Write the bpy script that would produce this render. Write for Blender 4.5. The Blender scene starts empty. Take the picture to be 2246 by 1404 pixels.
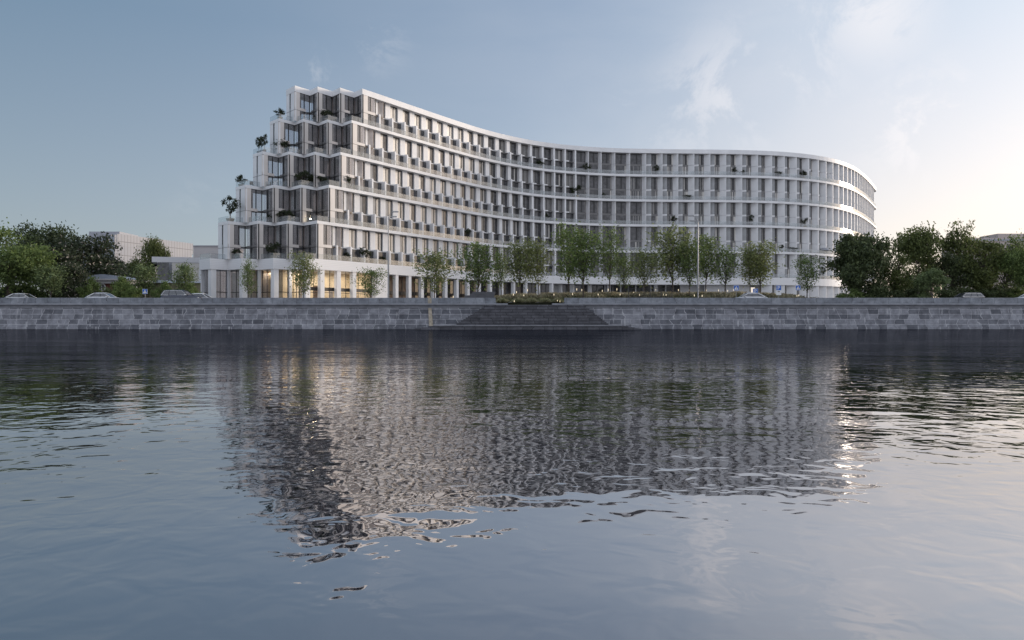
import bpy, bmesh, math, random
import numpy as np
from mathutils import Vector, Matrix

SC = bpy.context.scene
COL = SC.collection
F, HZ, CX, CAMZ = 1700.0, 698.0, 1123.0, 1.34      # lens in photo pixels, horizon row, centre column, eye height

# ------------------------------------------------------------------ camera
cd = bpy.data.cameras.new('camera'); cam = bpy.data.objects.new('camera', cd); COL.objects.link(cam)
cam.location = (0, 0, CAMZ); cam.rotation_euler = (math.radians(90), 0, 0)
cd.sensor_width = 36.0; cd.lens = 36.0*F/2246.0; cd.shift_y = -(702.0-HZ)/2246.0
cd.clip_start = 0.1; cd.clip_end = 6000
SC.camera = cam

# ------------------------------------------------------------------ sky, sun, exposure
SUN_EL, SUN_AZ = math.radians(9.0), math.radians(62.0)      # azimuth clockwise from the view axis (+Y)
W = bpy.data.worlds.new('World'); SC.world = W; W.use_nodes = True
nt = W.node_tree; nt.nodes.clear()
def wn(t, **k):
    n = nt.nodes.new(t)
    for a, b in k.items(): setattr(n, a, b)
    return n
def wmath(op, a, b=None, c=None, clamp=False):
    n = wn('ShaderNodeMath', operation=op, use_clamp=clamp)
    for i, x in enumerate((a, b, c)):
        if x is None: continue
        if isinstance(x, (int, float)): n.inputs[i].default_value = x
        else: nt.links.new(x, n.inputs[i])
    return n.outputs[0]
def wmix(fac, a, b, mode='MIX'):
    n = wn('ShaderNodeMix', data_type='RGBA', blend_type=mode)
    for i, x in ((0, fac), (6, a), (7, b)):
        if isinstance(x, (int, float)): n.inputs[i].default_value = x
        elif isinstance(x, tuple): n.inputs[i].default_value = (*x, 1)
        else: nt.links.new(x, n.inputs[i])
    return n.outputs[2]
sky = wn('ShaderNodeTexSky', sky_type='NISHITA'); sky.sun_disc = False
sky.sun_elevation = SUN_EL; sky.sun_rotation = SUN_AZ
sky.altitude = 100; sky.air_density = 1.0; sky.dust_density = 1.6; sky.ozone_density = 2.2
tc = wn('ShaderNodeTexCoord')
sep = wn('ShaderNodeSeparateXYZ'); nt.links.new(tc.outputs['Generated'], sep.inputs[0])
SKY_STRENGTH = 0.15
# thin high cloud: a veil towards the low sun and torn wisps where the photo has them
def wnoise(scale, detail, rough, stretch, dist=0.0):
    mp = wn('ShaderNodeMapping'); mp.inputs['Scale'].default_value = stretch
    nt.links.new(tc.outputs['Generated'], mp.inputs[0])
    n = wn('ShaderNodeTexNoise'); n.inputs['Scale'].default_value = scale; n.inputs['Detail'].default_value = detail
    n.inputs['Roughness'].default_value = rough; n.inputs['Distortion'].default_value = dist
    nt.links.new(mp.outputs[0], n.inputs['Vector']); return n.outputs[0]
def spot(px, py, rad):
    d = Vector(((px-CX)/F, 1, (HZ-py)/F)).normalized()
    v = wn('ShaderNodeVectorMath', operation='DISTANCE'); nt.links.new(tc.outputs['Generated'], v.inputs[0])
    v.inputs[1].default_value = d
    m = wn('ShaderNodeMapRange', interpolation_type='SMOOTHSTEP'); nt.links.new(v.outputs['Value'], m.inputs[0])
    m.inputs[1].default_value = rad/F; m.inputs[2].default_value = 0; m.inputs[3].default_value = 0; m.inputs[4].default_value = 1
    return m.outputs[0]
n1 = wnoise(7.5, 12, 0.68, (1, 1, 1.2), .45)
n2 = wnoise(2.2, 6, 0.55, (1, 1, 2.2), 0.3)
wisps = None
for px, py, rad, st in ((1590, 200, 190, .5), (1920, 25, 150, .75), (1760, 120, 170, .4), (2040, 290, 170, .95), (2240, 230, 130, .8), (815, 75, 120, .22),
                        (695, 165, 80, .22), (1350, 300, 140, .35), (470, 470, 120, .12), (2150, 340, 150, .5), (1500, 310, 160, .2)):
    s = wmath('MULTIPLY', spot(px, py, rad), st)
    wisps = s if wisps is None else wmath('MAXIMUM', wisps, s)
edge = wn('ShaderNodeMapRange', interpolation_type='SMOOTHSTEP'); nt.links.new(n1, edge.inputs[0])
edge.inputs[1].default_value = .475; edge.inputs[2].default_value = .60
cover = wmath('MULTIPLY', wisps, edge.outputs[0], clamp=True)
veil = wn('ShaderNodeMapRange', interpolation_type='SMOOTHSTEP'); nt.links.new(n2, veil.inputs[0])
veil.inputs[1].default_value = .35; veil.inputs[2].default_value = .75
xr = wn('ShaderNodeMapRange', interpolation_type='SMOOTHSTEP'); nt.links.new(sep.outputs[0], xr.inputs[0])
xr.inputs[1].default_value = -.45; xr.inputs[2].default_value = .65
def wrange(x, a, b, smooth=True):
    m = wn('ShaderNodeMapRange', interpolation_type='SMOOTHSTEP' if smooth else 'LINEAR'); nt.links.new(x, m.inputs[0])
    m.inputs[1].default_value = a; m.inputs[2].default_value = b; return m.outputs[0]
zf_ = wrange(sep.outputs[2], -.01, .34, False)
xl, xm = wrange(sep.outputs[0], -.62, .05, False), wrange(sep.outputs[0], .0, .56)
hor = wmix(xm, wmix(xl, (1.21, 1.29, 1.44), (1.75, 1.82, 2.02)), (3.35, 2.66, 2.45))
top = wmix(xm, wmix(xl, (.55, .81, 1.09), (.92, 1.16, 1.56)), (2.3, 2.45, 2.7))
grad = wmix(zf_, hor, top)
skyt = wmix(.80, sky.outputs[0], grad)
veiled = wmix(wmath('MULTIPLY', xr.outputs[0], wmath('MULTIPLY', veil.outputs[0], .30)), skyt, (3.1, 3.0, 3.0))
seen = wmix(wmath('MULTIPLY', cover, .75), veiled, (3.3, 3.2, 3.25))
# brightening round the low sun, just outside the view on the right
gd = wn('ShaderNodeVectorMath', operation='DISTANCE'); nt.links.new(tc.outputs['Generated'], gd.inputs[0])
gd.inputs[1].default_value = (math.sin(SUN_AZ)*math.cos(SUN_EL), math.cos(SUN_AZ)*math.cos(SUN_EL), math.sin(SUN_EL))
glow = wrange(gd.outputs['Value'], .57, .0); glow = wmath('MULTIPLY', glow, glow)
seen = wmix(glow, seen, (13.0, 9.9, 7.5))
# unseen bright cloud added behind the viewer to light the right wing
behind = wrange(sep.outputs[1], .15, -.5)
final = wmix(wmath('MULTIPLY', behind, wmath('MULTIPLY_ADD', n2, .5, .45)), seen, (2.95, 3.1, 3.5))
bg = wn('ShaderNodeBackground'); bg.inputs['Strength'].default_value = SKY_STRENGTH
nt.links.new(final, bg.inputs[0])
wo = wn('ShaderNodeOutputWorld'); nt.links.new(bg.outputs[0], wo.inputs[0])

sl = bpy.data.lights.new('sun', 'SUN'); so = bpy.data.objects.new('sun', sl); COL.objects.link(so)
sl.energy = 1.1; sl.angle = math.radians(12); sl.color = (1.0, 0.86, 0.72)
sd = Vector((math.sin(SUN_AZ)*math.cos(SUN_EL), math.cos(SUN_AZ)*math.cos(SUN_EL), math.sin(SUN_EL)))
so.rotation_euler = (-sd).to_track_quat('-Z', 'Y').to_euler()

SC.view_settings.view_transform = 'Standard'; SC.view_settings.look = 'None'
SC.view_settings.exposure = 1.0; SC.view_settings.gamma = 1.0
SC.cycles.max_bounces = 8; SC.cycles.transparent_max_bounces = 12; SC.cycles.use_denoising = True
SC.cycles.sample_clamp_indirect = 6

# ------------------------------------------------------------------ materials
MATS = {}
def newmat(name):
    m = bpy.data.materials.new(name); m.use_nodes = True; MATS[name] = m
    return m, m.node_tree, m.node_tree.nodes['Principled BSDF']
def simple(name, col, rough=.6, noise=None, var=.12, spec=.5, metal=0., bump=0., bscale=None, ior=1.5):
    m, t, p = newmat(name)
    p.inputs['Base Color'].default_value = (*col, 1); p.inputs['Roughness'].default_value = rough
    p.inputs['Metallic'].default_value = metal; p.inputs['Specular IOR Level'].default_value = spec; p.inputs['IOR'].default_value = ior
    if noise:
        g = t.nodes.new('ShaderNodeNewGeometry'); n = t.nodes.new('ShaderNodeTexNoise')
        n.inputs['Scale'].default_value = noise; n.inputs['Detail'].default_value = 6
        t.links.new(g.outputs['Position'], n.inputs['Vector'])
        r = t.nodes.new('ShaderNodeValToRGB')
        r.color_ramp.elements[0].position = .3; r.color_ramp.elements[1].position = .7
        r.color_ramp.elements[0].color = (*[c*(1-var) for c in col], 1); r.color_ramp.elements[1].color = (*[min(1, c*(1+var)) for c in col], 1)
        t.links.new(n.outputs[0], r.inputs[0]); t.links.new(r.outputs[0], p.inputs['Base Color'])
        if bump:
            n3 = t.nodes.new('ShaderNodeTexNoise'); n3.inputs['Scale'].default_value = bscale or noise*6; n3.inputs['Detail'].default_value = 5
            t.links.new(g.outputs['Position'], n3.inputs['Vector'])
            b = t.nodes.new('ShaderNodeBump'); b.inputs['Strength'].default_value = 1; b.inputs['Distance'].default_value = bump
            t.links.new(n3.outputs[0], b.inputs['Height']); t.links.new(b.outputs[0], p.inputs['Normal'])
    return m
def mnode(t, op, a, b=None):
    n = t.nodes.new('ShaderNodeMath'); n.operation = op
    for i, x in enumerate((a, b)):
        if x is None: continue
        if isinstance(x, (int, float)): n.inputs[i].default_value = x
        else: t.links.new(x, n.inputs[i])
    return n.outputs[0]

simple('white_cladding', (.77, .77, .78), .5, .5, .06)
# white boarded fascia: thin darker seams between horizontal boards
m, t, p = newmat('white_boards'); p.inputs['Roughness'].default_value = .5
g = t.nodes.new('ShaderNodeNewGeometry'); s = t.nodes.new('ShaderNodeSeparateXYZ'); t.links.new(g.outputs['Position'], s.inputs[0])
fr = mnode(t, 'FRACT', mnode(t, 'MULTIPLY', s.outputs[2], 1/.31)); gap = mnode(t, 'LESS_THAN', fr, .09)
mx = t.nodes.new('ShaderNodeMix'); mx.data_type = 'RGBA'; t.links.new(gap, mx.inputs[0])
mx.inputs[6].default_value = (.78, .78, .79, 1); mx.inputs[7].default_value = (.6, .6, .62, 1); t.links.new(mx.outputs[2], p.inputs['Base Color'])
simple('beige_panel', (.70, .655, .62), .45, .5, .05)
simple('soffit_white', (.62, .62, .63), .7, .5, .04)  # white set darker than the cladding to add shade on soffits
simple('mullion', (.018, .018, .02), .4)
simple('curtain', (.56, .53, .49), .35, 3.0, .10, spec=.8, ior=1.6)
simple('curtain_grey', (.17, .163, .158), .3, 3.0, .2, spec=.8, ior=1.6)
simple('spandrel_grey', (.17, .165, .165), .4, 2, .1)
simple('glass_dark', (.072, .071, .076), .04, 1.2, .55, spec=.6, ior=1.5)
simple('pale_glazing', (.33, .335, .345), .12, .8, .12, spec=.7, ior=1.5)  # pale grey puts the bright sky reflection into the pane colour
simple('interior_wall', (.64, .57, .52), .8, .7, .25)
simple('interior_floor', (.16, .12, .09), .6, 2, .2)
simple('cream_wall', (.72, .6, .42), .8, .8, .15)
simple('wood_wall', (.17, .105, .065), .55, 1.2, .3)
simple('dark_band', (.012, .01, .01), .4)
simple('gold_letter', (.55, .38, .15), .3, metal=.6)
def glass(name, tint, rough=.02, ior=1.5, refl=1.0, trans=.8):
    m, t, p = newmat(name); t.nodes.remove(p)
    o = t.nodes['Material Output']
    tr = t.nodes.new('ShaderNodeBsdfTransparent'); tr.inputs[0].default_value = (*tint, 1)
    gl = t.nodes.new('ShaderNodeBsdfGlossy'); gl.inputs['Roughness'].default_value = rough; gl.inputs[0].default_value = (refl, refl, refl, 1)
    fn = t.nodes.new('ShaderNodeFresnel'); gg = t.nodes.new('ShaderNodeNewGeometry')   # thin sheet: same reflection from both faces
    t.links.new(mnode(t, 'ADD', mnode(t, 'MULTIPLY', gg.outputs['Backfacing'], 1/ior-ior), ior), fn.inputs[0])
    mx = t.nodes.new('ShaderNodeMixShader'); t.links.new(fn.outputs[0], mx.inputs[0]); t.links.new(tr.outputs[0], mx.inputs[1]); t.links.new(gl.outputs[0], mx.inputs[2])
    df = t.nodes.new('ShaderNodeBsdfDiffuse'); df.inputs[0].default_value = (.6, .63, .64, 1)
    m2 = t.nodes.new('ShaderNodeMixShader'); m2.inputs[0].default_value = 1-trans
    t.links.new(mx.outputs[0], m2.inputs[1]); t.links.new(df.outputs[0], m2.inputs[2]); t.links.new(m2.outputs[0], o.inputs[0])
    return m
glass('window_glass', (.84, .83, .85), .01, 1.55, 1, .89)
glass('shop_glass', (.92, .92, .92), .01, 1.35, .8, .99)
glass('rail_glass', (.92, .94, .95), .05, 1.7, .8, .90)

# granite embankment: coursed blocks, pale joints and washed-out streaks
def stone(name, bw, bh, c1, c2, mortar, msize, streak, off=.5):
    m, t, p = newmat(name)
    g = t.nodes.new('ShaderNodeNewGeometry'); s = t.nodes.new('ShaderNodeSeparateXYZ'); t.links.new(g.outputs['Position'], s.inputs[0])
    c = t.nodes.new('ShaderNodeCombineXYZ')
    wob = t.nodes.new('ShaderNodeTexNoise'); wob.inputs['Scale'].default_value = .55; wob.inputs['Detail'].default_value = 3; t.links.new(g.outputs['Position'], wob.inputs['Vector'])
    row = mnode(t, 'FLOOR', mnode(t, 'MULTIPLY', s.outputs[2], 1/bh))
    wn_ = t.nodes.new('ShaderNodeTexWhiteNoise'); wn_.noise_dimensions = '1D'; t.links.new(row, wn_.inputs['W'])
    xo = mnode(t, 'ADD', s.outputs[0], mnode(t, 'MULTIPLY', wn_.outputs['Value'], 7.0))
    xo = mnode(t, 'ADD', xo, mnode(t, 'MULTIPLY', wob.outputs[0], 1.5))
    t.links.new(xo, c.inputs[0]); t.links.new(mnode(t, 'ADD', s.outputs[2], mnode(t, 'MULTIPLY', wob.outputs[0], .06)), c.inputs[1])
    b = t.nodes.new('ShaderNodeTexBrick'); t.links.new(c.outputs[0], b.inputs['Vector'])
    b.inputs['Scale'].default_value = 1; b.inputs['Brick Width'].default_value = bw; b.inputs['Row Height'].default_value = bh
    b.inputs['Mortar Size'].default_value = msize; b.inputs['Mortar Smooth'].default_value = .3; b.inputs['Bias'].default_value = 0
    b.inputs['Color1'].default_value = (*c1, 1); b.inputs['Color2'].default_value = (*c2, 1); b.inputs['Mortar'].default_value = (*mortar, 1)
    b.offset = off
    n = t.nodes.new('ShaderNodeTexNoise'); n.inputs['Scale'].default_value = 1.3; n.inputs['Detail'].default_value = 8; n.inputs['Roughness'].default_value = .65
    t.links.new(g.outputs['Position'], n.inputs['Vector'])
    mp = t.nodes.new('ShaderNodeMapping'); mp.inputs['Scale'].default_value = (2.3, 2.3, .45); t.links.new(g.outputs['Position'], mp.inputs[0])
    n2 = t.nodes.new('ShaderNodeTexNoise'); n2.inputs['Scale'].default_value = 1.0; n2.inputs['Detail'].default_value = 5; t.links.new(mp.outputs[0], n2.inputs['Vector'])
    st = t.nodes.new('ShaderNodeMapRange'); t.links.new(n2.outputs[0], st.inputs[0]); st.inputs[1].default_value = .62; st.inputs[2].default_value = .74; st.inputs[3].default_value = 0; st.inputs[4].default_value = streak
    mul = t.nodes.new('ShaderNodeMix'); mul.data_type = 'RGBA'; mul.blend_type = 'MULTIPLY'; mul.inputs[0].default_value = 1
    r = t.nodes.new('ShaderNodeValToRGB'); r.color_ramp.elements[0].color = (.55, .55, .57, 1); r.color_ramp.elements[1].color = (1.35, 1.35, 1.35, 1)
    r.color_ramp.elements[0].position = .3; r.color_ramp.elements[1].position = .72
    t.links.new(n.outputs[0], r.inputs[0]); t.links.new(b.outputs['Color'], mul.inputs[6]); t.links.new(r.outputs[0], mul.inputs[7])
    mx = t.nodes.new('ShaderNodeMix'); mx.data_type = 'RGBA'; t.links.new(st.outputs[0], mx.inputs[0]); t.links.new(mul.outputs[2], mx.inputs[6]); mx.inputs[7].default_value = (.5, .5, .52, 1)
    t.links.new(mx.outputs[2], p.inputs['Base Color']); p.inputs['Roughness'].default_value = .75
    bp = t.nodes.new('ShaderNodeBump'); bp.inputs['Strength'].default_value = .6; bp.inputs['Distance'].default_value = .03
    hh = mnode(t, 'ADD', mnode(t, 'MULTIPLY', b.outputs['Fac'], -1.0), mnode(t, 'MULTIPLY', n.outputs[0], 1.2))
    t.links.new(hh, bp.inputs['Height']); t.links.new(bp.outputs[0], p.inputs['Normal'])
    return m
stone('wall_stone', 1.25, .62, (.10, .105, .122), (.285, .29, .315), (.42, .42, .44), .035, .9)
stone('parapet_stone', 1.45, 3.0, (.18, .195, .22), (.26, .275, .30), (.08, .085, .095), .02, .25)
simple('cornice_stone', (.22, .225, .245), .7, 1.2, .25)
stone('step_stone', 1.3, .346, (.07, .07, .08), (.105, .105, .118), (.025, .025, .03), .035, .12)
simple('tan_stone', (.38, .33, .26), .8, 3, .25)
simple('dark_stone', (.09, .09, .1), .6, 2, .2)
simple('asphalt', (.05, .05, .052), .85, 3, .2)
simple('paving', (.24, .23, .22), .8, 1.5, .15)
simple('kerb_stone', (.3, .3, .3), .8, 2, .15)
simple('road_paint', (.75, .75, .75), .7, 5, .1)
simple('earth_green', (.055, .06, .035), .95, .6, .45)
simple('bark', (.07, .055, .045), .9, 6, .3)
simple('bark_pale', (.16, .14, .12), .9, 6, .3)
simple('pot_pale', (.42, .36, .28), .7, 4, .15)
simple('pot_dark', (.12, .12, .125), .6, 4, .15)
simple('metal_grey', (.33, .33, .34), .45, metal=.5)
simple('metal_dark', (.04, .04, .045), .5)
simple('tyre', (.015, .015, .015), .9)
simple('paint_silver', (.55, .56, .58), .22, spec=.8, metal=.35)
simple('paint_white', (.75, .76, .77), .22, spec=.8)
simple('paint_navy', (.02, .025, .05), .15, spec=.9)
simple('paint_graphite', (.09, .09, .095), .2, spec=.8, metal=.3)
simple('car_glass', (.03, .035, .045), .04, spec=.9, ior=1.7)
simple('chrome', (.75, .75, .76), .15, metal=1)
simple('sign_blue', (.02, .12, .48), .4)
simple('sign_white', (.8, .8, .8), .4)
simple('sign_black', (.02, .02, .02), .5)
simple('red_brick', (.15, .055, .045), .85, 4, .3)
simple('roof_metal', (.27, .30, .36), .4, .8, .12)
simple('roof_blue', (.5, .56, .66), .35, .6, .08)
simple('ochre_wall', (.27, .235, .175), .85, .6, .15)
simple('far_white', (.42, .41, .42), .5, .06, .06)
simple('annex_white', (.66, .66, .68), .6, .1, .04)
simple('far_band', (.36, .37, .41), .5, .1, .03)
simple('far_roof', (.30, .31, .34), .6, .3, .1)
simple('far_beige', (.50, .43, .40), .8, .2, .06)
simple('annex_glass', (.55, .53, .5), .25, .3, .25)
simple('umbrella_grey', (.3, .31, .34), .7)
simple('fabric', (.25, .22, .2), .8)
m, t, p = newmat('far_glazing'); p.inputs['Roughness'].default_value = .65
g = t.nodes.new('ShaderNodeNewGeometry'); s = t.nodes.new('ShaderNodeSeparateXYZ'); t.links.new(g.outputs['Position'], s.inputs[0])
fr = mnode(t, 'FRACT', mnode(t, 'MULTIPLY', mnode(t, 'ADD', s.outputs[0], mnode(t, 'MULTIPLY', s.outputs[1], .45)), 1/.8)); gap = mnode(t, 'LESS_THAN', fr, .12)
fz = mnode(t, 'LESS_THAN', mnode(t, 'FRACT', mnode(t, 'MULTIPLY', s.outputs[2], 1/3.6)), .05); gap = mnode(t, 'MAXIMUM', gap, fz)
nz = t.nodes.new('ShaderNodeTexNoise'); nz.inputs['Scale'].default_value = .13; nz.inputs['Detail'].default_value = 3; t.links.new(g.outputs['Position'], nz.inputs['Vector'])
rr = t.nodes.new('ShaderNodeValToRGB'); rr.color_ramp.elements[0].color = (.36, .375, .42, 1); rr.color_ramp.elements[1].color = (.41, .415, .445, 1); rr.color_ramp.elements[0].position = .35; rr.color_ramp.elements[1].position = .65
t.links.new(nz.outputs[0], rr.inputs[0])
mx = t.nodes.new('ShaderNodeMix'); mx.data_type = 'RGBA'; t.links.new(gap, mx.inputs[0]); t.links.new(rr.outputs[0], mx.inputs[6]); mx.inputs[7].default_value = (.22, .22, .235, 1); t.links.new(mx.outputs[2], p.inputs['Base Color'])
def emit(name, col, st):
    m, t, p = newmat(name); p.inputs['Base Color'].default_value = (*col, 1)
    p.inputs['Emission Color'].default_value = (*col, 1); p.inputs['Emission Strength'].default_value = st
emit('lamp_warm', (1, .84, .58), .55)
emit('lantern_glow', (1, .8, .5), 30)
def leafmat(name, col, var=.45, tr=.3):
    m, t, p = newmat(name); t.nodes.remove(p); o = t.nodes['Material Output']
    g = t.nodes.new('ShaderNodeNewGeometry'); r = t.nodes.new('ShaderNodeValToRGB')
    r.color_ramp.elements[0].color = (*[c*(1-var) for c in col], 1); r.color_ramp.elements[1].color = (col[0]*(1+var)*1.1, col[1]*(1+var), col[2]*(1+var*.6), 1)
    t.links.new(g.outputs['Random Per Island'], r.inputs[0])
    d = t.nodes.new('ShaderNodeBsdfPrincipled'); d.inputs['Roughness'].default_value = .55; d.inputs['Specular IOR Level'].default_value = .3
    tl = t.nodes.new('ShaderNodeBsdfTranslucent'); t.links.new(r.outputs[0], d.inputs['Base Color']); t.links.new(r.outputs[0], tl.inputs[0])
    mx = t.nodes.new('ShaderNodeMixShader'); mx.inputs[0].default_value = tr; t.links.new(d.outputs[0], mx.inputs[1]); t.links.new(tl.outputs[0], mx.inputs[2]); t.links.new(mx.outputs[0], o.inputs[0])
leafmat('leaf_young', (.185, .23, .10), .45, .42); leafmat('leaf_green', (.14, .205, .075), .45, .4); leafmat('leaf_dark', (.08, .11, .052))
leafmat('leaf_olive', (.115, .15, .055), .45, .42); leafmat('leaf_light', (.15, .21, .10)); leafmat('leaf_chestnut', (.055, .075, .045)); leafmat('blossom', (.5, .46, .42), .2)
leafmat('leaf_shrub', (.035, .05, .024)); leafmat('grass_blade', (.46, .45, .32), .25, .35); leafmat('grass_green', (.20, .235, .12), .4, .3); leafmat('grass_brown', (.27, .245, .17), .3, .3)

# water
m, t, p = newmat('river_water')
t.nodes.remove(p); o_ = t.nodes['Material Output']
deep = t.nodes.new('ShaderNodeBsdfDiffuse'); deep.inputs[0].default_value = (.010, .013, .020, 1)
mir = t.nodes.new('ShaderNodeBsdfGlossy'); mir.inputs['Roughness'].default_value = .012
mir.inputs[0].default_value = (1, .97, .965, 1)
g = t.nodes.new('ShaderNodeNewGeometry')
def wave(scale, sx, sy, detail, rough, rot=0., dist=0.):
    mp = t.nodes.new('ShaderNodeMapping'); mp.inputs['Scale'].default_value = (sx, sy, 1); mp.inputs['Rotation'].default_value = (0, 0, rot)
    t.links.new(g.outputs['Position'], mp.inputs[0])
    n = t.nodes.new('ShaderNodeTexNoise'); n.inputs['Scale'].default_value = scale; n.inputs['Detail'].default_value = detail; n.inputs['Roughness'].default_value = rough; n.inputs['Distortion'].default_value = dist
    t.links.new(mp.outputs[0], n.inputs['Vector']); return n.outputs[0]
gust = t.nodes.new('ShaderNodeMapRange'); t.links.new(wave(.11, .6, 1.0, 3, .5, .4), gust.inputs[0])
gust.inputs[1].default_value = .35; gust.inputs[2].default_value = .65; gust.inputs[3].default_value = .55; gust.inputs[4].default_value = 1.45
h = mnode(t, 'MULTIPLY', wave(2.35, 1.15, 1.1, 2.0, .5, .25, .4), .0125)
h = mnode(t, 'MULTIPLY', h, gust.outputs[0])
h = mnode(t, 'ADD', h, mnode(t, 'MULTIPLY', wave(.8, .6, 1.2, 2, .5, -.25), .014))
h = mnode(t, 'ADD', h, mnode(t, 'MULTIPLY', wave(.2, .5, 1.2, 1, .5, .3), .055))
bp = t.nodes.new('ShaderNodeBump'); bp.inputs['Strength'].default_value = 1; bp.inputs['Distance'].default_value = 1.0
t.links.new(h, bp.inputs['Height']); t.links.new(bp.outputs[0], mir.inputs['Normal'])
dt = t.nodes.new('ShaderNodeVectorMath'); dt.operation = 'DOT_PRODUCT'; t.links.new(g.outputs['Incoming'], dt.inputs[0]); t.links.new(g.outputs['True Normal'], dt.inputs[1])
fc = t.nodes.new('ShaderNodeFloatCurve'); cv = fc.mapping.curves[0]     # reflectance of wind-ruffled water by cosine of incidence
cv.points[0].location = (0, .28); cv.points[1].location = (1, .02)
for a_, b_ in ((.03, .30), (.055, .52), (.08, .73), (.105, .72), (.15, .57), (.26, .55), (.36, .47), (.6, .2)): cv.points.new(a_, b_)
fc.mapping.update(); t.links.new(mnode(t, 'ABSOLUTE', dt.outputs['Value']), fc.inputs[1])
mx = t.nodes.new('ShaderNodeMixShader'); t.links.new(fc.outputs[0], mx.inputs[0]); t.links.new(deep.outputs[0], mx.inputs[1]); t.links.new(mir.outputs[0], mx.inputs[2]); t.links.new(mx.outputs[0], o_.inputs[0])

# ------------------------------------------------------------------ mesh helpers
class MB:
    def __init__(self, *mats): self.v, self.f, self.m, self.mats = [], [], [], list(mats)
    def mi(self, mat):
        if mat not in self.mats: self.mats.append(mat)
        return self.mats.index(mat)
    def face(self, pts, mat):
        b = len(self.v); self.v += [tuple(p) for p in pts]; self.f.append(tuple(range(b, b+len(pts)))); self.m.append(self.mi(mat))
    def prism(self, poly, z0, z1, mat, top=None, bot=None):
        n = len(poly); b = len(self.v)
        zz0 = z0 if isinstance(z0, (list, tuple)) else [z0]*n; zz1 = z1 if isinstance(z1, (list, tuple)) else [z1]*n
        self.v += [(p[0], p[1], zz0[i]) for i, p in enumerate(poly)] + [(p[0], p[1], zz1[i]) for i, p in enumerate(poly)]
        for i in range(n):
            j = (i+1) % n; self.f.append((b+i, b+j, b+n+j, b+n+i)); self.m.append(self.mi(mat))
        self.f.append(tuple(b+n+i for i in range(n))); self.m.append(self.mi(top or mat))
        self.f.append(tuple(b+i for i in reversed(range(n)))); self.m.append(self.mi(bot or mat))
    def box(self, x0, x1, y0, y1, z0, z1, mat): self.prism([(x0, y0), (x1, y0), (x1, y1), (x0, y1)], z0, z1, mat)
    def tube(self, pts, radii, mat, n=6, cap=True):
        b = len(self.v); k = len(pts); P = [Vector(p) for p in pts]
        for i in range(k):
            d = (P[min(i+1, k-1)]-P[max(i-1, 0)])
            if d.length < 1e-6: d = Vector((0, 0, 1))
            d.normalize(); a = d.orthogonal().normalized() if abs(d.z) < .9 else Vector((1, 0, 0)).cross(d).normalized()
            c = d.cross(a)
            for q in range(n):
                w = 2*math.pi*q/n; self.v.append(tuple(P[i]+(a*math.cos(w)+c*math.sin(w))*radii[i]))
        for i in range(k-1):
            for q in range(n):
                r = (q+1) % n; self.f.append((b+i*n+q, b+i*n+r, b+(i+1)*n+r, b+(i+1)*n+q)); self.m.append(self.mi(mat))
        if cap:
            self.f.append(tuple(b+q for q in reversed(range(n)))); self.m.append(self.mi(mat))
            self.f.append(tuple(b+(k-1)*n+q for q in range(n))); self.m.append(self.mi(mat))
    def lathe(self, prof, mat, c=(0, 0, 0), n=14):
        b = len(self.v)
        for r, z in prof:
            for q in range(n):
                w = 2*math.pi*q/n; self.v.append((c[0]+r*math.cos(w), c[1]+r*math.sin(w), c[2]+z))
        for i in range(len(prof)-1):
            for q in range(n):
                r = (q+1) % n; self.f.append((b+i*n+q, b+i*n+r, b+(i+1)*n+r, b+(i+1)*n+q)); self.m.append(self.mi(mat))
        self.f.append(tuple(b+q for q in reversed(range(n)))); self.m.append(self.mi(mat))
        k = len(prof)-1; self.f.append(tuple(b+k*n+q for q in range(n))); self.m.append(self.mi(mat))
    def mesh(self, name):
        me = bpy.data.meshes.new(name); me.from_pydata(self.v, [], self.f)
        for x in self.mats: me.materials.append(MATS[x])
        me.polygons.foreach_set('material_index', self.m); me.update(); return me
    def build(self, name, parent=None, smooth=False):
        me = self.mesh(name)
        if smooth: me.polygons.foreach_set('use_smooth', [True]*len(me.polygons))
        return link(name, me, parent)
def link(name, me, parent=None):
    o = bpy.data.objects.new(name, me); COL.objects.link(o)
    if parent: o.parent = parent; o.matrix_parent_inverse = Matrix.Identity(4)
    return o
def tag(o, label=None, cat=None, group=None, kind=None):
    for k, x in (('label', label), ('category', cat), ('group', group), ('kind', kind)):
        if x: o[k] = x
    return o
def empty(name, loc=(0, 0, 0), rz=0, label=None, cat=None, group=None):
    o = bpy.data.objects.new(name, None); COL.objects.link(o); o.location = loc; o.rotation_euler = (0, 0, rz); o.empty_display_size = .5
    return tag(o, label, cat, group)
def copy_tree(o, parent=None):
    c = o.copy(); COL.objects.link(c)
    if parent: c.parent = parent
    for ch in list(o.children): copy_tree(ch, c)
    return c
def at(px, py, D): return Vector(((px-CX)*D/F, D, CAMZ+(HZ-py)*D/F))
GZ = 3.28     # level of the quay above the river

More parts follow.
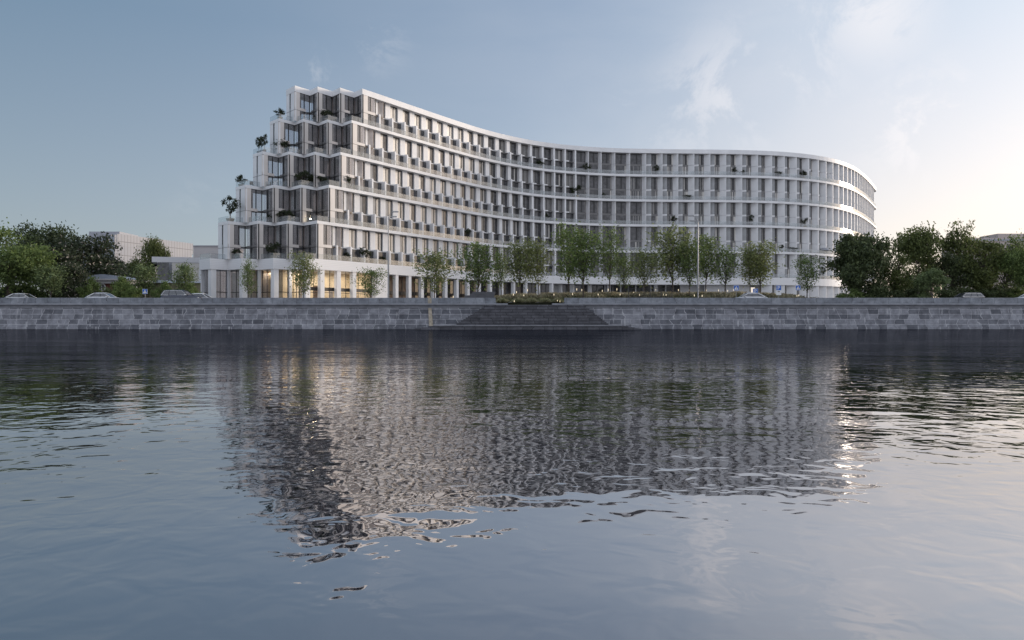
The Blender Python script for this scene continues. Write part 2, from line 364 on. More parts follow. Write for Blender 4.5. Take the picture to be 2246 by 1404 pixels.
# ------------------------------------------------------------------ ground, water, road
mb = MB('river_water'); mb.face([(-900, -60, 0), (900, -60, 0), (900, 97, 0), (-900, 97, 0)], 'river_water'); tag(mb.build('water'), kind='structure')
mb = MB('paving'); mb.face([(-4000, 96.2, GZ), (4000, 96.2, GZ), (4000, 5000, GZ), (-4000, 5000, GZ)], 'paving'); tag(mb.build('ground'), kind='structure')
mb = MB('asphalt', 'kerb_stone', 'road_paint'); mb.face([(-900, 99.5, GZ+.004), (900, 99.5, GZ+.004), (900, 107.5, GZ+.004), (-900, 107.5, GZ+.004)], 'asphalt')
for x in range(-180, 180, 9): mb.face([(x, 103.4, GZ+.008), (x+4, 103.4, GZ+.008), (x+4, 103.55, GZ+.008), (x, 103.55, GZ+.008)], 'road_paint')
tag(mb.build('road'), kind='structure')
mb = MB('kerb_stone'); mb.box(-900, 900, 99.2, 99.5, GZ-.2, GZ+.12, 'kerb_stone'); mb.box(-900, 900, 107.5, 107.8, GZ-.2, GZ+.12, 'kerb_stone'); tag(mb.build('kerb'), kind='structure')

# ------------------------------------------------------------------ embankment
YW = 95.0
xg0, xg1 = (1087-CX)*YW/F, (1238-CX)*YW/F
def embankment(x0, x1, label, end_left, end_right):
    r = empty('embankment_wall', ((x0+x1)/2, YW, 0), 0, label, 'wall', 'granite embankment walls')
    ox = -r.location.x; oy = -r.location.y
    def local(mb): mb.v = [(a+ox, b+oy, c) for a, b, c in mb.v]; return mb
    cx0 = x0-(1.5 if end_left else 0); cx1 = x1+(1.5 if end_right else 0)
    mb = MB('wall_stone'); yz = [(YW-.55, -.6), (YW-.5, .30), (YW-.30, .32), (YW, 2.62), (YW+1.0, 2.62), (YW+1.0, -.6)]
    a = len(mb.v); n = len(yz); mb.v += [(cx0, y, z) for y, z in yz]+[(cx1, y, z) for y, z in yz]
    for i in range(n):
        j = (i+1) % n; mb.f.append((i, j, n+j, n+i)); mb.m.append(0)
    mb.f.append(tuple(range(n))); mb.m.append(0); mb.f.append(tuple(range(2*n-1, n-1, -1))); mb.m.append(0)
    local(mb).build('masonry', r)
    mb = MB('cornice_stone'); k = .5 if end_left or end_right else 0
    yz = [(YW-.28, 2.90), (YW-.36, 2.97), (YW-.36, 3.07), (YW-.28, 3.14), (YW+.9, 3.14), (YW+.9, 2.90)]; yz2 = [(YW-.02, 2.62), (YW+.8, 2.62), (YW+.8, 2.90), (YW-.02, 2.90)]
    for q in (yz, yz2):
        b = len(mb.v); n = len(q); mb.v += [(cx0, y, z) for y, z in q]+[(cx1, y, z) for y, z in q]
        for i in range(n):
            j = (i+1) % n; mb.f.append((b+i, b+j, b+n+j, b+n+i)); mb.m.append(0)
        mb.f.append(tuple(b+i for i in range(n))); mb.m.append(0); mb.f.append(tuple(b+i for i in range(2*n-1, n-1, -1))); mb.m.append(0)
    local(mb).build('cornice', r)
    mb = MB('parapet_stone'); mb.box(x0, x1, YW-.04, YW+.5, 3.14, 3.84, 'parapet_stone'); local(mb).build('parapet', r)
    return r, local
r, local = embankment(-420, xg0, 'grey granite embankment wall with stone parapet left of the river steps', False, True)
mb = MB('tan_stone'); x = (947-CX)*YW/F
mb.face([(x-.28, YW-.50+.02-.06, .33), (x+.22, YW-.56, .33), (x-.02, YW-.06, 2.6), (x-.42, YW-.06, 2.6)], 'tan_stone')
mb.box(x-.46, x-.02, YW-.07, YW-.045, 3.15, 3.83, 'tan_stone')
local(mb).build('expansion_joint', r)
embankment(xg1, 420, 'grey granite embankment wall with stone parapet right of the river steps', True, False)
# river steps: flared flight on a landing that stands in the water
st = empty('river_steps', ((1163-CX)*YW/F, YW-3, 0), 0, 'broad flared dark stone steps descending from the grass to the river', 'steps')
def loc_to(mb, o): mb.v = [(a-o.location.x, b-o.location.y, c-o.location.z) for a, b, c in mb.v]; return mb
mb = MB('step_stone'); NS = 15; zt, zb = 2.98, .56
for i in range(NS):
    u = i/(NS-1); z = zt+(zb-zt)*u; yf = YW-.4-2.6*u
    xa = (1066-66*u**1.0-CX)*YW/F; xb = (1280+52*u-CX)*YW/F
    mb.box(xa, xb, yf, yf+.55 if i else YW+1.6, max(-.5, z-.30), z, 'step_stone')
loc_to(mb, st).build('flight', st)
mb = MB('cornice_stone', 'step_stone'); xa, xb = (962-CX)*YW/F, (1352-CX)*YW/F
mb.box(xa, xb, YW-4.6, YW-2.9, -.5, .42, 'step_stone'); mb.box(xa-.03, xb+.03, YW-4.65, YW-.3, .424, .53, 'cornice_stone')
loc_to(mb, st).build('landing', st)
for sgn, xx in ((-1, xa), (1, xb)):
    mb = MB('step_stone')
    for i in range(3):
        a, b = xx+sgn*.03+sgn*i*.75, xx+sgn*.03+sgn*(i+1)*.75; mb.box(min(a, b), max(a, b), YW-4.6, YW-.4, -.5, .40-.13*i, 'step_stone')
    loc_to(mb, st).build('side_steps', st)

# ------------------------------------------------------------------ facade plan of the curved building
TH = [0.9719, 0.9827, 0.9556, 0.7483, 0.3936, 0.0984, 0.0216, 0.1286, 0.4386, 0.7853, 0.9626, 1.0129, 1.0363, 1.0598, 1.0832, 1.1066]
SS = np.arange(0, 250.01, .5); THS = np.interp(SS, np.linspace(0, 250, 16), TH)
PX_ = np.r_[0, np.cumsum((np.cos(THS)[1:]+np.cos(THS)[:-1])*.25)]-29.0
PY_ = np.r_[0, np.cumsum((np.sin(THS)[1:]+np.sin(THS)[:-1])*.25)]+150.2
def P(s, off=0.):
    """point on the facade line; off > 0 is out towards the river"""
    if s < 0: th = TH[0]; x, y = -29.0+s*math.cos(th), 150.2+s*math.sin(th)
    else: th = float(np.interp(s, SS, THS)); x, y = float(np.interp(s, SS, PX_)), float(np.interp(s, SS, PY_))
    return (x+off*math.sin(th), y-off*math.cos(th))
SEND = 204.0
S1 = [5.19, 8.9, 12.63, 16.32, 20.07, 23.76, 27.4, 31.04, 34.6, 38.15, 41.75, 45.35, 48.92, 52.5, 55.98, 59.44, 62.7, 65.85, 68.78, 72.34, 75.85, 79.58, 83.58, 87.88, 92.24, 96.44, 100.71, 104.98, 109.26, 113.64, 118.04, 122.13, 125.99, 129.9, 134.3, 138.14, 141.59, 145.01, 148.4, 151.6, 154.9, 158.2, 161.5]
while S1[-1]+3.4 < SEND-2: S1.append(S1[-1]+3.4)
def bays(j):
    out = []
    for i in range(22+j):
        u = i/(22+j); out.append((-2.84*j*(1-u)+float(np.interp(u*22, range(len(S1)), S1)), u*22))
    return out+[(s, 22+i) for i, s in enumerate(S1[22:])]
ZS = [h+CAMZ for h in (44.5, 37.8, 31.2, 24.65, 17.75, 10.8)]      # tops of roof, four floors, fascia
TT = (math.cos(TH[0]), math.sin(TH[0]))
def teeth(k):
    c3 = P(-2.84*k); D0 = 148.2-1.7*k; px0 = (647, 612, 576, 539, 501, 461)[k]
    c0 = ((px0-CX)*D0/F, D0); pit = ((c3[0]-c0[0])/3, (c3[1]-c0[1])/3); a = 3.7
    A = (TT[0]*a, TT[1]*a); B = (pit[0]-A[0], pit[1]-A[1]); bl = math.hypot(*B)
    e = 3.9+.08*k; L = (c0[0]-B[0]/bl*e, c0[1]-B[1]/bl*e); pts = [L]
    for i in range(4):
        c = (c0[0]+pit[0]*i, c0[1]+pit[1]*i); pts.append(c)
        if i < 3: pts.append((c[0]+A[0], c[1]+A[1]))
    return pts                                     # L C0 V0 C1 V1 C2 V2 C3
def front(k, off=0., step=1.8):
    pts = teeth(k)
    if off:
        q = []
        for i, p_ in enumerate(pts):
            def nrm(a, b):
                d = math.hypot(b[0]-a[0], b[1]-a[1]); return ((b[1]-a[1])/d, -(b[0]-a[0])/d)
            nb = nrm(pts[i-1], p_) if i else None
            na = nrm(p_, pts[i+1]) if i+1 < len(pts) else (math.sin(TH[0]), -math.cos(TH[0]))
            if nb is None: q.append((p_[0]+na[0]*off, p_[1]+na[1]*off)); continue
            mx_, my_ = nb[0]+na[0], nb[1]+na[1]; d = mx_*mx_+my_*my_; q.append((p_[0]+2*off*mx_/d, p_[1]+2*off*my_/d))
        pts = q
    s = -2.84*k+step
    while s < SEND: pts.append(P(s, off)); s += step
    pts.append(P(SEND, off)); return pts
def outline(k, off=0.):
    f = front(k, off); b = []
    th = float(np.interp(SEND, SS, THS)); c = P(SEND, -8); R = 8+off
    for i in range(1, 12):
        w = th-math.pi/2+math.pi*i/12; b.append((c[0]+R*math.cos(w), c[1]+R*math.sin(w)))
    s = SEND
    while s > 8: b.append(P(s, -16)); s -= 3
    L = f[0]; b.append((L[0]+TT[0]*16+3, L[1]+TT[1]*16)); b.append((L[0]+TT[0]*9, L[1]+TT[1]*9))
    return f+b

hotel = empty('apartment_building', (P(60)[0], P(60)[1], GZ), 0, 'long white curved apartment building with terraced glass corner and tiers of finned balconies', 'building')
def hb(mb, name, smooth=False): return loc_to(mb, hotel).build(name, hotel, smooth)
ROOF_T, SLAB_T, FASC_T = 1.1, .56, 1.95
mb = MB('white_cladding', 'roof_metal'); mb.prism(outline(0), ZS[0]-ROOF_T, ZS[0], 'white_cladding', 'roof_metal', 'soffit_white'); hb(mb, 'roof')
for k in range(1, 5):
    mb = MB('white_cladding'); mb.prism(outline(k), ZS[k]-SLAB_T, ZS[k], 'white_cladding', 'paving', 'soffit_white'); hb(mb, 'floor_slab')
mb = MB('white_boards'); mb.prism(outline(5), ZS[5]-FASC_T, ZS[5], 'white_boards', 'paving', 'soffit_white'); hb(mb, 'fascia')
def sbox(mb, s0, s1, o0, o1, z0, z1, mat): mb.prism([P(s0, o0), P(s1, o0), P(s1, o1), P(s0, o1)], z0, z1, mat)
def lerp(a, b, u): return a+(b-a)*max(0., min(1., u))

rng = random.Random(7)
fins, wins, doors, piers = [], [], [], []          # (rank, MB)
for j in range(5):
    z0, z1 = ZS[j+1], ZS[j]-(ROOF_T if j == 0 else SLAB_T); zm = z0+2.6
    bl = bays(j); inner = MB('white_cladding', 'soffit_white')
    # pier between glazed corner and first bay
    sc = -2.84*j+3.7
    piers.append((0, MB('white_cladding'))); sbox(piers[-1][1], sc+.02, bl[0][0], -.95, -1.9, zm, z1, 'white_cladding')
    fins.append((0, MB('white_cladding'))); sbox(fins[-1][1], bl[0][0]-.4, bl[0][0], -.12, -2.3, z0, zm+.22, 'white_cladding')
    mb = MB('glass_dark', 'curtain', 'mullion'); sbox(mb, sc-.6, bl[0][0]-.42, -1.9, -2.0, z0, zm-.3, 'glass_dark'); doors.append((0, mb))
    for b in range(len(bl)-1):
        s0, i0 = bl[b]; s1 = bl[b+1][0]; w = s1-s0; rank = b
        if i0 < 17.6:
            q = (i0-8.5)/7.0; fw = .40; r = lerp(.95, .14, q); pw = lerp(.40*w, fw, q); dz = lerp(.3, 1.35, q)
            # fin of the lower storey
            mb = MB('white_cladding'); ztop = zm+.22
            sbox(mb, s1-fw, s1, -.12, -1.6, z0, ztop, 'white_cladding'); fins.append((rank, mb))
            # upper storey pier and mid floor
            piers.append((rank, MB('white_cladding'))); sbox(piers[-1][1], s1-pw, s1-(0 if pw < .45 else .02), -r, -r-dz, zm+.02 if pw > .45 else ztop, z1, 'white_cladding')
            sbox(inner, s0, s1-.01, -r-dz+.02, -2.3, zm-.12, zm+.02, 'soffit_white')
            sbox(inner, s0, s0+.30*w, -r-.02, -r-dz, zm-.11, zm+.16, 'white_cladding')
            sbox(inner, s0, s1-fw, -r-dz*.5, -r-dz-.05, zm-.10, zm+.06, 'spandrel_grey' if q > .3 else 'white_cladding')
            # upper window
            mb = MB('glass_dark', 'mullion', 'curtain', 'curtain_grey'); g0 = -r-dz-.02; zb = zm+.06
            sa, sb = s0, s1-pw; cm = s0+(sb-s0)*.46
            c1 = rng.choice(('curtain', 'curtain', 'curtain', 'pale_glazing')) if i0 < 9 else rng.choice(('curtain_grey', 'glass_dark', 'curtain_grey'))
            sbox(mb, sa, cm, g0, g0-.06, zb, z1-.2, c1); sbox(mb, cm+.14, sb, g0, g0-.06, zb, z1-.2, rng.choice(('glass_dark', 'glass_dark', 'curtain_grey')))
            sbox(mb, cm, cm+.14, g0+.05, g0-.06, zb, z1-.2, 'mullion'); sbox(mb, sa, sb, g0+.03, g0-.08, z1-.2, z1, 'mullion')  # dark head strip stands in for shade under the lintel
            if rng.random() < .35: sbox(mb, cm+.5, cm+.8, g0+.012, g0-.02, zb+.05, z1-.22, 'curtain')
            wins.append((rank, mb))
            # recessed balcony door below
            mb = MB('glass_dark', 'mullion', 'curtain_grey'); d0 = -1.1 if q < .2 else -1.45
            sbox(mb, s0, s1-fw, d0, d0-.08, z0, zm-.12, 'glass_dark')
            for u in (.28, .62): sbox(mb, s0+w*u, s0+w*u+.09, d0+.03, d0-.02, z0, zm-.12, 'mullion')
            if rng.random() < .8: u = rng.choice((.32, .1)); sbox(mb, s0+w*u, s0+w*u+.8, d0+.012, d0-.02, z0+.1, zm-.2, rng.choice(('curtain_grey', 'spandrel_grey')))
            doors.append((rank, mb))
        else:
            wsp = float(np.interp(i0, [17.6, 19, 22, 25, 31, 36, 45], [.25, .45, .8, 1.35, 1.35, .8, .25])); d = 1.5; fe = float(np.interp(i0, [31, 34], [.12, .30]))
            mb = MB('white_cladding')
            for za, zb_ in ((z0, zm-.03), (zm+.03, z1)): mb.prism([P(s1, -.12), P(s1-fe, -.12), P(s1-fe-wsp, -d), P(s1, -d)], za, zb_, 'white_cladding')
            fins.append((rank, mb))
            mb = MB('glass_dark', 'mullion', 'curtain', 'curtain_grey', 'spandrel_grey'); ge = s1-fe-wsp; gw = ge-s0; g0 = -d+.1
            pale = i0 > 22.5; cut = .45 if pale else 0
            a = s0+gw*cut
            sbox(mb, a, ge+.15, g0, g0-.1, z0, zm-.2, 'glass_dark'); sbox(mb, a, ge+.15, g0, g0-.1, zm+.28, z1, 'glass_dark'); sbox(mb, a, ge+.1, g0+.06, g0-.1, zm-.2, zm+.28, 'spandrel_grey')
            mmid = a+(ge-a)*.55; sbox(mb, mmid, mmid+.34, g0+.04, g0-.02, zm+.28, z1, 'mullion')
            for u in (.12, .32, .5, .7, .88):
                if rng.random() < .75: sbox(mb, a+(ge-a)*u, a+(ge-a)*u+rng.uniform(.12, .35), g0+.012, g0-.02, z0+.05, zm-.22, rng.choice(('curtain', 'curtain_grey', 'curtain_grey')))
                if rng.random() < .45 and abs(u-.7) > .05: sbox(mb, a+(ge-a)*u, a+(ge-a)*u+rng.uniform(.15, .5), g0+.012, g0-.02, zm+.3, z1-.1, rng.choice(('curtain_grey', 'curtain_grey', 'curtain')))
            if pale:
                for za, zb_, mt in ((z0, zm-.18, 'pale_glazing'), (zm-.18, zm+.28, 'white_cladding'), (zm+.28, z1, 'pale_glazing')):
                    mb.prism([P(s0+.06, -1.3), P(a, -.62 if mt != 'white_cladding' else -.58), P(a, -d), P(s0+.06, -d)], za, zb_, mt)
            wins.append((rank+(0 if i0 < 17.6 else 3), mb))
    hb(inner, 'mid_floor')
def emit_parts(lst, name, most=99):
    lst.sort(key=lambda x: x[0]); rest = MB()
    for n, (rk, mb) in enumerate(lst):
        if n < most: hb(mb, name)
        else:
            b = len(rest.v); rest.v += mb.v; rest.f += [tuple(b+i for i in f_) for f_ in mb.f]; rest.m += [rest.mi(mb.mats[i]) for i in mb.m]
    if rest.v: tag(hb(rest, name), kind='stuff')
emit_parts(fins, 'balcony_fin'); emit_parts(wins, 'window'); emit_parts(doors, 'balcony_door'); emit_parts(piers, 'pier')

# glazed saw-tooth corner
def on(a, b, u, off=0.):
    d = math.hypot(b[0]-a[0], b[1]-a[1]); nx, ny = (b[1]-a[1])/d, -(b[0]-a[0])/d
    return (a[0]+(b[0]-a[0])*u+nx*off, a[1]+(b[1]-a[1])*u+ny*off)
def fbox(mb, a, b, u0, u1, o0, o1, z0, z1, mat): mb.prism([on(a, b, u0, o0), on(a, b, u1, o0), on(a, b, u1, o1), on(a, b, u0, o1)], z0, z1, mat)
for j in range(5):
    z0, z1 = ZS[j+1], ZS[j]-(ROOF_T if j == 0 else SLAB_T); zm = z0+2.45; tp = teeth(j); tp.append(P(-2.84*j+3.7))
    for i in range(8):
        a, b = tp[i], tp[i+1]; isA = i % 2 == 1; last = i == 7; end = i == 0
        g = empty('glazed_bay', (0, 0, 0)); g.parent = hotel; g.location = (-hotel.location.x, -hotel.location.y, -hotel.location.z)
        gl, fr_, pn = MB('window_glass'), MB('mullion'), MB('beige_panel', 'white_cladding')
        if isA:
            pe = .42 if last else .34
            fbox(pn, a, b, 0.01, pe, -.06, -.3, z0, z1, 'beige_panel')
            fbox(pn, a, b, 0.01, .97 if last else .72, -.04, -.24, zm-.25, zm+.27, 'beige_panel')
            fbox(gl, a, b, pe, 1.0, -.14, -.17, z0, z1, 'window_glass')
            if rng.random() < .8: fbox(pn, a, b, pe+.03, pe+.03+rng.uniform(.1, .3), -.30, -.34, zm+.3, z1-.1, 'curtain')
            if rng.random() < .7: fbox(pn, a, b, pe+.03, pe+.03+rng.uniform(.1, .25), -.30, -.34, z0, zm-.3, 'curtain')
            if last: fbox(pn, a, b, pe+.03, .93, -.30, -.34, zm+.3, z1-.1, 'curtain')
            ms = (pe, .62, .985)
        elif end:
            fbox(pn, a, b, 0.0, .36, -.06, -.3, z0, z1, 'white_cladding'); fbox(pn, a, b, .50, .99, -.06, -.3, z0, z1, 'white_cladding')
            fbox(pn, a, b, .36, .50, -.08, -.3, z0, zm+.25, 'pale_glazing'); fbox(gl, a, b, .36, .5, -.14, -.17, zm+.25, z1, 'window_glass'); ms = (.36, .5, .72)
        else:
            fbox(gl, a, b, .02, .99, -.14, -.17, z0, z1, 'window_glass'); fbox(pn, a, b, .02, .98, -.10, -.2, zm-.16, zm+.16, 'spandrel_grey'); ms = (.36, .44, .985)
            if rng.random() < .6: u = rng.uniform(.5, .7); fbox(pn, a, b, u, u+.12, -1.8, -1.9, zm+.3, z1-.4, 'curtain')
        for u in ms: fbox(fr_, a, b, u, u+(.035 if not end else .012), -.07, -.22, z0, z1, 'mullion')
        fbox(fr_, a, b, 0.0, 1.0, -.08, -.2, z1-.07, z1-.002, 'mullion'); fbox(fr_, a, b, 0.0, 1.0, -.031, -.2, zm-.31, zm-.255, 'mullion')
        for mm, nn in ((gl, 'glass'), (fr_, 'frame'), (pn, 'panel')):
            if mm.v: mm.build(nn, g)
    # the rooms behind: mid floor, back wall and a few partitions
    mb = MB('interior_wall', 'interior_floor', 'soffit_white')
    q = [on(tp[0], tp[1], .1, -.4)]+[(p_[0]+.25, p_[1]+.85) for p_ in tp[2:8]]+[(tp[7][0]+1.2, tp[7][1]+2.6)]
    bk = [(p_[0]+TT[0]*5.5, p_[1]+TT[1]*5.5+1.0) for p_ in (tp[7], tp[1])]
    mb.prism(q+[(tp[7][0]+2.2, tp[7][1]+4.0)]+bk, zm-.15, zm+.12, 'interior_floor', None, 'soffit_white')
    mb.prism([bk[0], bk[1], (bk[1][0], bk[1][1]+.3), (bk[0][0], bk[0][1]+.3)], z0, z1, 'interior_wall')
    for c in (tp[2], tp[4], tp[6]):
        mb.prism([(c[0]+.3, c[1]+1.4), (c[0]+.6, c[1]+1.4), (c[0]+2.2, c[1]+4.8), (c[0]+1.9, c[1]+4.8)], z0, z1-.01, 'interior_wall')
    hb(mb, 'rooms')
# glass balustrades on every floor edge
for k in range(1, 6):
    mb = MB('rail_glass'); f = front(k, -.05, 1.85)
    for a, b in zip(f[:-1], f[1:]): fbox(mb, a, b, .012, .988, 0, -.03, ZS[k], ZS[k]+.95, 'rail_glass')
    hb(mb, 'balustrade')

# ground storey: columns, lit shops, dark arcade, panels of the far end
zf = ZS[5]-FASC_T; tp = teeth(5); tpi = [(p_[0]+.35, p_[1]+1.0) for p_ in tp]; tpi[7] = P(-14.2+.6, -1.2)
def column(c, w, d=.8, ang=TH[0]):
    ca, sa = math.cos(ang), math.sin(ang); mb = MB('white_cladding')
    mb.prism([(c[0]+x*ca+y*sa, c[1]+x*sa-y*ca) for x, y in ((-w/2, 0), (w/2, 0), (w/2, -d), (-w/2, -d))], GZ, zf, 'white_cladding'); hb(mb, 'column')
column((tp[0][0]+.55, tp[0][1]+.5), .8)
for i in (1, 3, 5, 7): column((tp[i][0]+.35, tp[i][1]+.75), 1.05, .9)
for i in (2, 4, 6): column((tp[i][0]+.1, tp[i][1]+.35), .6, .6)
for s in (-9.93, -5.9, -1.92): column(P(s, -.15), .95)
mb = MB('white_cladding'); sbox(mb, 3.7, 7.3, -.15, -1.0, GZ, zf, 'white_cladding'); hb(mb, 'end_wall')
s = 10.0
while s < 64: column(P(s, -.15), .85 if s < 46 else .7); s += 4.0
def shop(a, b, lit, awn):
    g = empty('shop_window', (-hotel.location.x, -hotel.location.y, -hotel.location.z)); g.parent = hotel
    mb = MB('shop_glass' if lit else 'window_glass'); fbox(mb, a, b, 0, 1, 0, -.03, GZ+.05, zf, mb.mats[0]); mb.build('glass', g)
    mb = MB('mullion'); n = 3
    for u in range(n+1): fbox(mb, a, b, max(0, u/n-.008), min(1, u/n+.008), .04, -.06, GZ, zf, 'mullion')
    fbox(mb, a, b, 0, 1, .03, -.05, GZ+2.75, GZ+2.87, 'mullion'); fbox(mb, a, b, 0, 1, .03, -.05, GZ, GZ+.05, 'mullion'); mb.build('frame', g)
    if awn:
        mb = MB('dark_band', 'gold_letter'); fbox(mb, a, b, .03, .97, .12, .05, GZ+3.1, GZ+3.75, 'dark_band'); mb.build('sign_band', g)
for i in range(7): shop(tpi[i], tpi[i+1], i >= 2, False)
for s0, s1 in ((-13.4, -10.1), (-10.0, -6.0), (-5.9, -2.0), (-1.9, 3.7)): shop(P(s0, -1.1), P(s1, -1.1), True, True)
mb = MB('cream_wall', 'interior_floor', 'interior_wall')
sbox(mb, -13.5, 3.7, -7.0, -7.3, GZ, zf, 'cream_wall'); 
mb.prism([(tpi[3][0]+2, tpi[3][1]+6.5), (P(-13.5, -7)[0], P(-13.5, -7)[1]), (P(-13.5, -7.3)[0], P(-13.5, -7.3)[1]+.1), (tpi[3][0]+2, tpi[3][1]+6.8)], GZ, zf, 'cream_wall')
mb.prism([(tpi[3][0]-.2, tpi[3][1]+2.2), (tpi[3][0]+.1, tpi[3][1]+2.2), (tpi[3][0]+2.3, tpi[3][1]+6.5), (tpi[3][0]+2, tpi[3][1]+6.5)], GZ, zf, 'interior_wall')
mb.prism([(tpi[0][0]+3, tpi[0][1]+6.5), (tpi[3][0]+2, tpi[3][1]+6.5), (tpi[3][0]+2, tpi[3][1]+6.8), (tpi[0][0]+3, tpi[0][1]+6.8)], GZ, zf, 'interior_wall')
sbox(mb, 3.4, 3.7, -1.2, -7.0, GZ, zf, 'cream_wall')
for s in (-11.5, -8, -4.2, -.5, 2): sbox(mb, s, s+.9, -4.5, -4.9, GZ, GZ+rng.uniform(2, 5), rng.choice(('wood_wall', 'cream_wall', 'interior_wall')))
for s in (-12, -9.5, -6.5, -3, .5): sbox(mb, s, s+1.3, -2.6, -3.2, GZ, GZ+1.0, 'interior_floor')
hb(mb, 'shop_interior')
for i, s in enumerate((-11.5, -7.5, -3.5, .8)):
    ld = bpy.data.lights.new('shop_light', 'AREA'); lo = bpy.data.objects.new('shop_light', ld); COL.objects.link(lo); ld.size = 2.6; ld.energy = 110; ld.color = (1, .89, .75)
    p_ = P(s, -4); lo.location = (p_[0], p_[1], zf-.3); lo.parent = None
for q in ((tpi[4][0]+1.2, tpi[4][1]+3.2), (tpi[6][0]+1.2, tpi[6][1]+2.6)):
    ld = bpy.data.lights.new('shop_light', 'AREA'); lo = bpy.data.objects.new('shop_light', ld); COL.objects.link(lo); ld.size = 2.0; ld.energy = 75; ld.color = (1, .89, .75); lo.location = (q[0], q[1], zf-.3)
mb = MB('wood_wall', 'glass_dark', 'dark_band', 'mullion')
s = 7.3
while s < 62:
    sbox(mb, s, s+4, -3.6, -3.8, GZ, zf, 'wood_wall' if s < 18 else 'glass_dark')
    for u in (.0, 1.3, 2.6): sbox(mb, s+u, s+u+.14, -3.5, -3.6, GZ, zf, 'mullion')
    sbox(mb, s+.05, s+3.95, -3.3, -3.42, GZ+3.0, GZ+3.75, 'dark_band')
    if s > 14 and rng.random() < .7:
        for q in range(6): sbox(mb, s+1.2+q*.22, s+1.33+q*.22, -3.27, -3.3, GZ+3.3, GZ+3.3+rng.uniform(.1, .2), 'gold_letter')
    s += 4.0
s = 62.0; NZ = MB()
while s < 118:
    m_ = 'glass_dark' if 62 < s < 96 else 'soffit_white'
    sbox(mb, s, s+4, -4.6, -4.9, GZ, zf, m_)
    if s < 96:
        for u in (.0, 2.0): sbox(mb, s+u, s+u+.35, -4.4, -4.6, GZ, zf, 'spandrel_grey' if u else 'soffit_white')
    s += 4.0
hb(mb, 'arcade_wall')
for s in (66, 69.2, 74, 79, 91.5): column(P(s, -2.8), .7)
# entrance with a white frame
mb = MB('white_cladding'); sc_ = 81.0
for u in (0, 1.9, 3.8): sbox(mb, sc_+u, sc_+u+.22, -3.9, -4.4, GZ+1.4, GZ+4.6, 'white_cladding')
sbox(mb, sc_, sc_+4.02, -3.88, -4.42, GZ+4.6, GZ+4.85, 'white_cladding'); hb(mb, 'entrance')
mb = MB('soffit_white'); sbox(mb, 104, 117, -2.2, -2.5, GZ, zf, 'soffit_white'); hb(mb, 'end_wall')
for i in range(30, len(S1)-1):
    s1 = S1[i+1]; mb = MB('white_cladding'); w_ = float(np.interp(i, [30, 36, 45], [2.2, 1.6, .6]))
    mb.prism([P(s1, -.15), P(s1-.15, -.15), P(s1-.15-w_, -1.7), P(s1, -1.7)], GZ, zf, 'white_cladding'); hb(mb, 'ground_fin')
mb = MB('glass_dark'); 
for i in range(30, len(S1)-1): sbox(mb, S1[i], S1[i+1], -1.65, -1.8, GZ, zf, 'glass_dark')
hb(mb, 'ground_glazing')
# core behind the facade so that nothing shows through
for j in range(5):
    z0, z1 = ZS[j+1]+.01, ZS[j]-ROOF_T-.01
    mb = MB('interior_wall'); f = [P(s, -2.6) for s in np.arange(6, SEND-2, 3)]; bck = [P(s, -3.0) for s in np.arange(6, SEND-2, 3)][::-1]
    mb.prism(f+bck, z0, z1, 'interior_wall'); hb(mb, 'core_wall')


# ------------------------------------------------------------------ vegetation
def leaf_mesh(name, centers, sizes, mat, rs, flat=.0, extra=None, mats=None, midx=None):
    n = len(centers); C = np.asarray(centers, float)
    u = rs.normal(size=(n, 3)); u[:, 2] *= (1-flat); u /= np.linalg.norm(u, axis=1)[:, None]
    w = rs.normal(size=(n, 3)); w[:, 2] *= (1-flat); v = np.cross(u, w); v = np.cross(v, u) if flat else v
    v /= np.maximum(np.linalg.norm(v, axis=1), 1e-6)[:, None]
    a = (np.asarray(sizes)*rs.uniform(.7, 1.3, n))[:, None]; b = a*.55
    V = np.stack([C-u*a, C+v*b, C+u*a, C-v*b], 1).reshape(-1, 3)
    me = bpy.data.meshes.new(name); me.vertices.add(4*n); me.vertices.foreach_set('co', V.ravel())
    me.loops.add(4*n); me.loops.foreach_set('vertex_index', np.arange(4*n, dtype=np.int32))
    me.polygons.add(n); me.polygons.foreach_set('loop_start', np.arange(0, 4*n, 4, dtype=np.int32))
    for m_ in (mats or [mat]): me.materials.append(MATS[m_])
    if midx is not None: me.polygons.foreach_set('material_index', np.asarray(midx, dtype=np.int32))
    me.update(calc_edges=True); me.validate(); return me
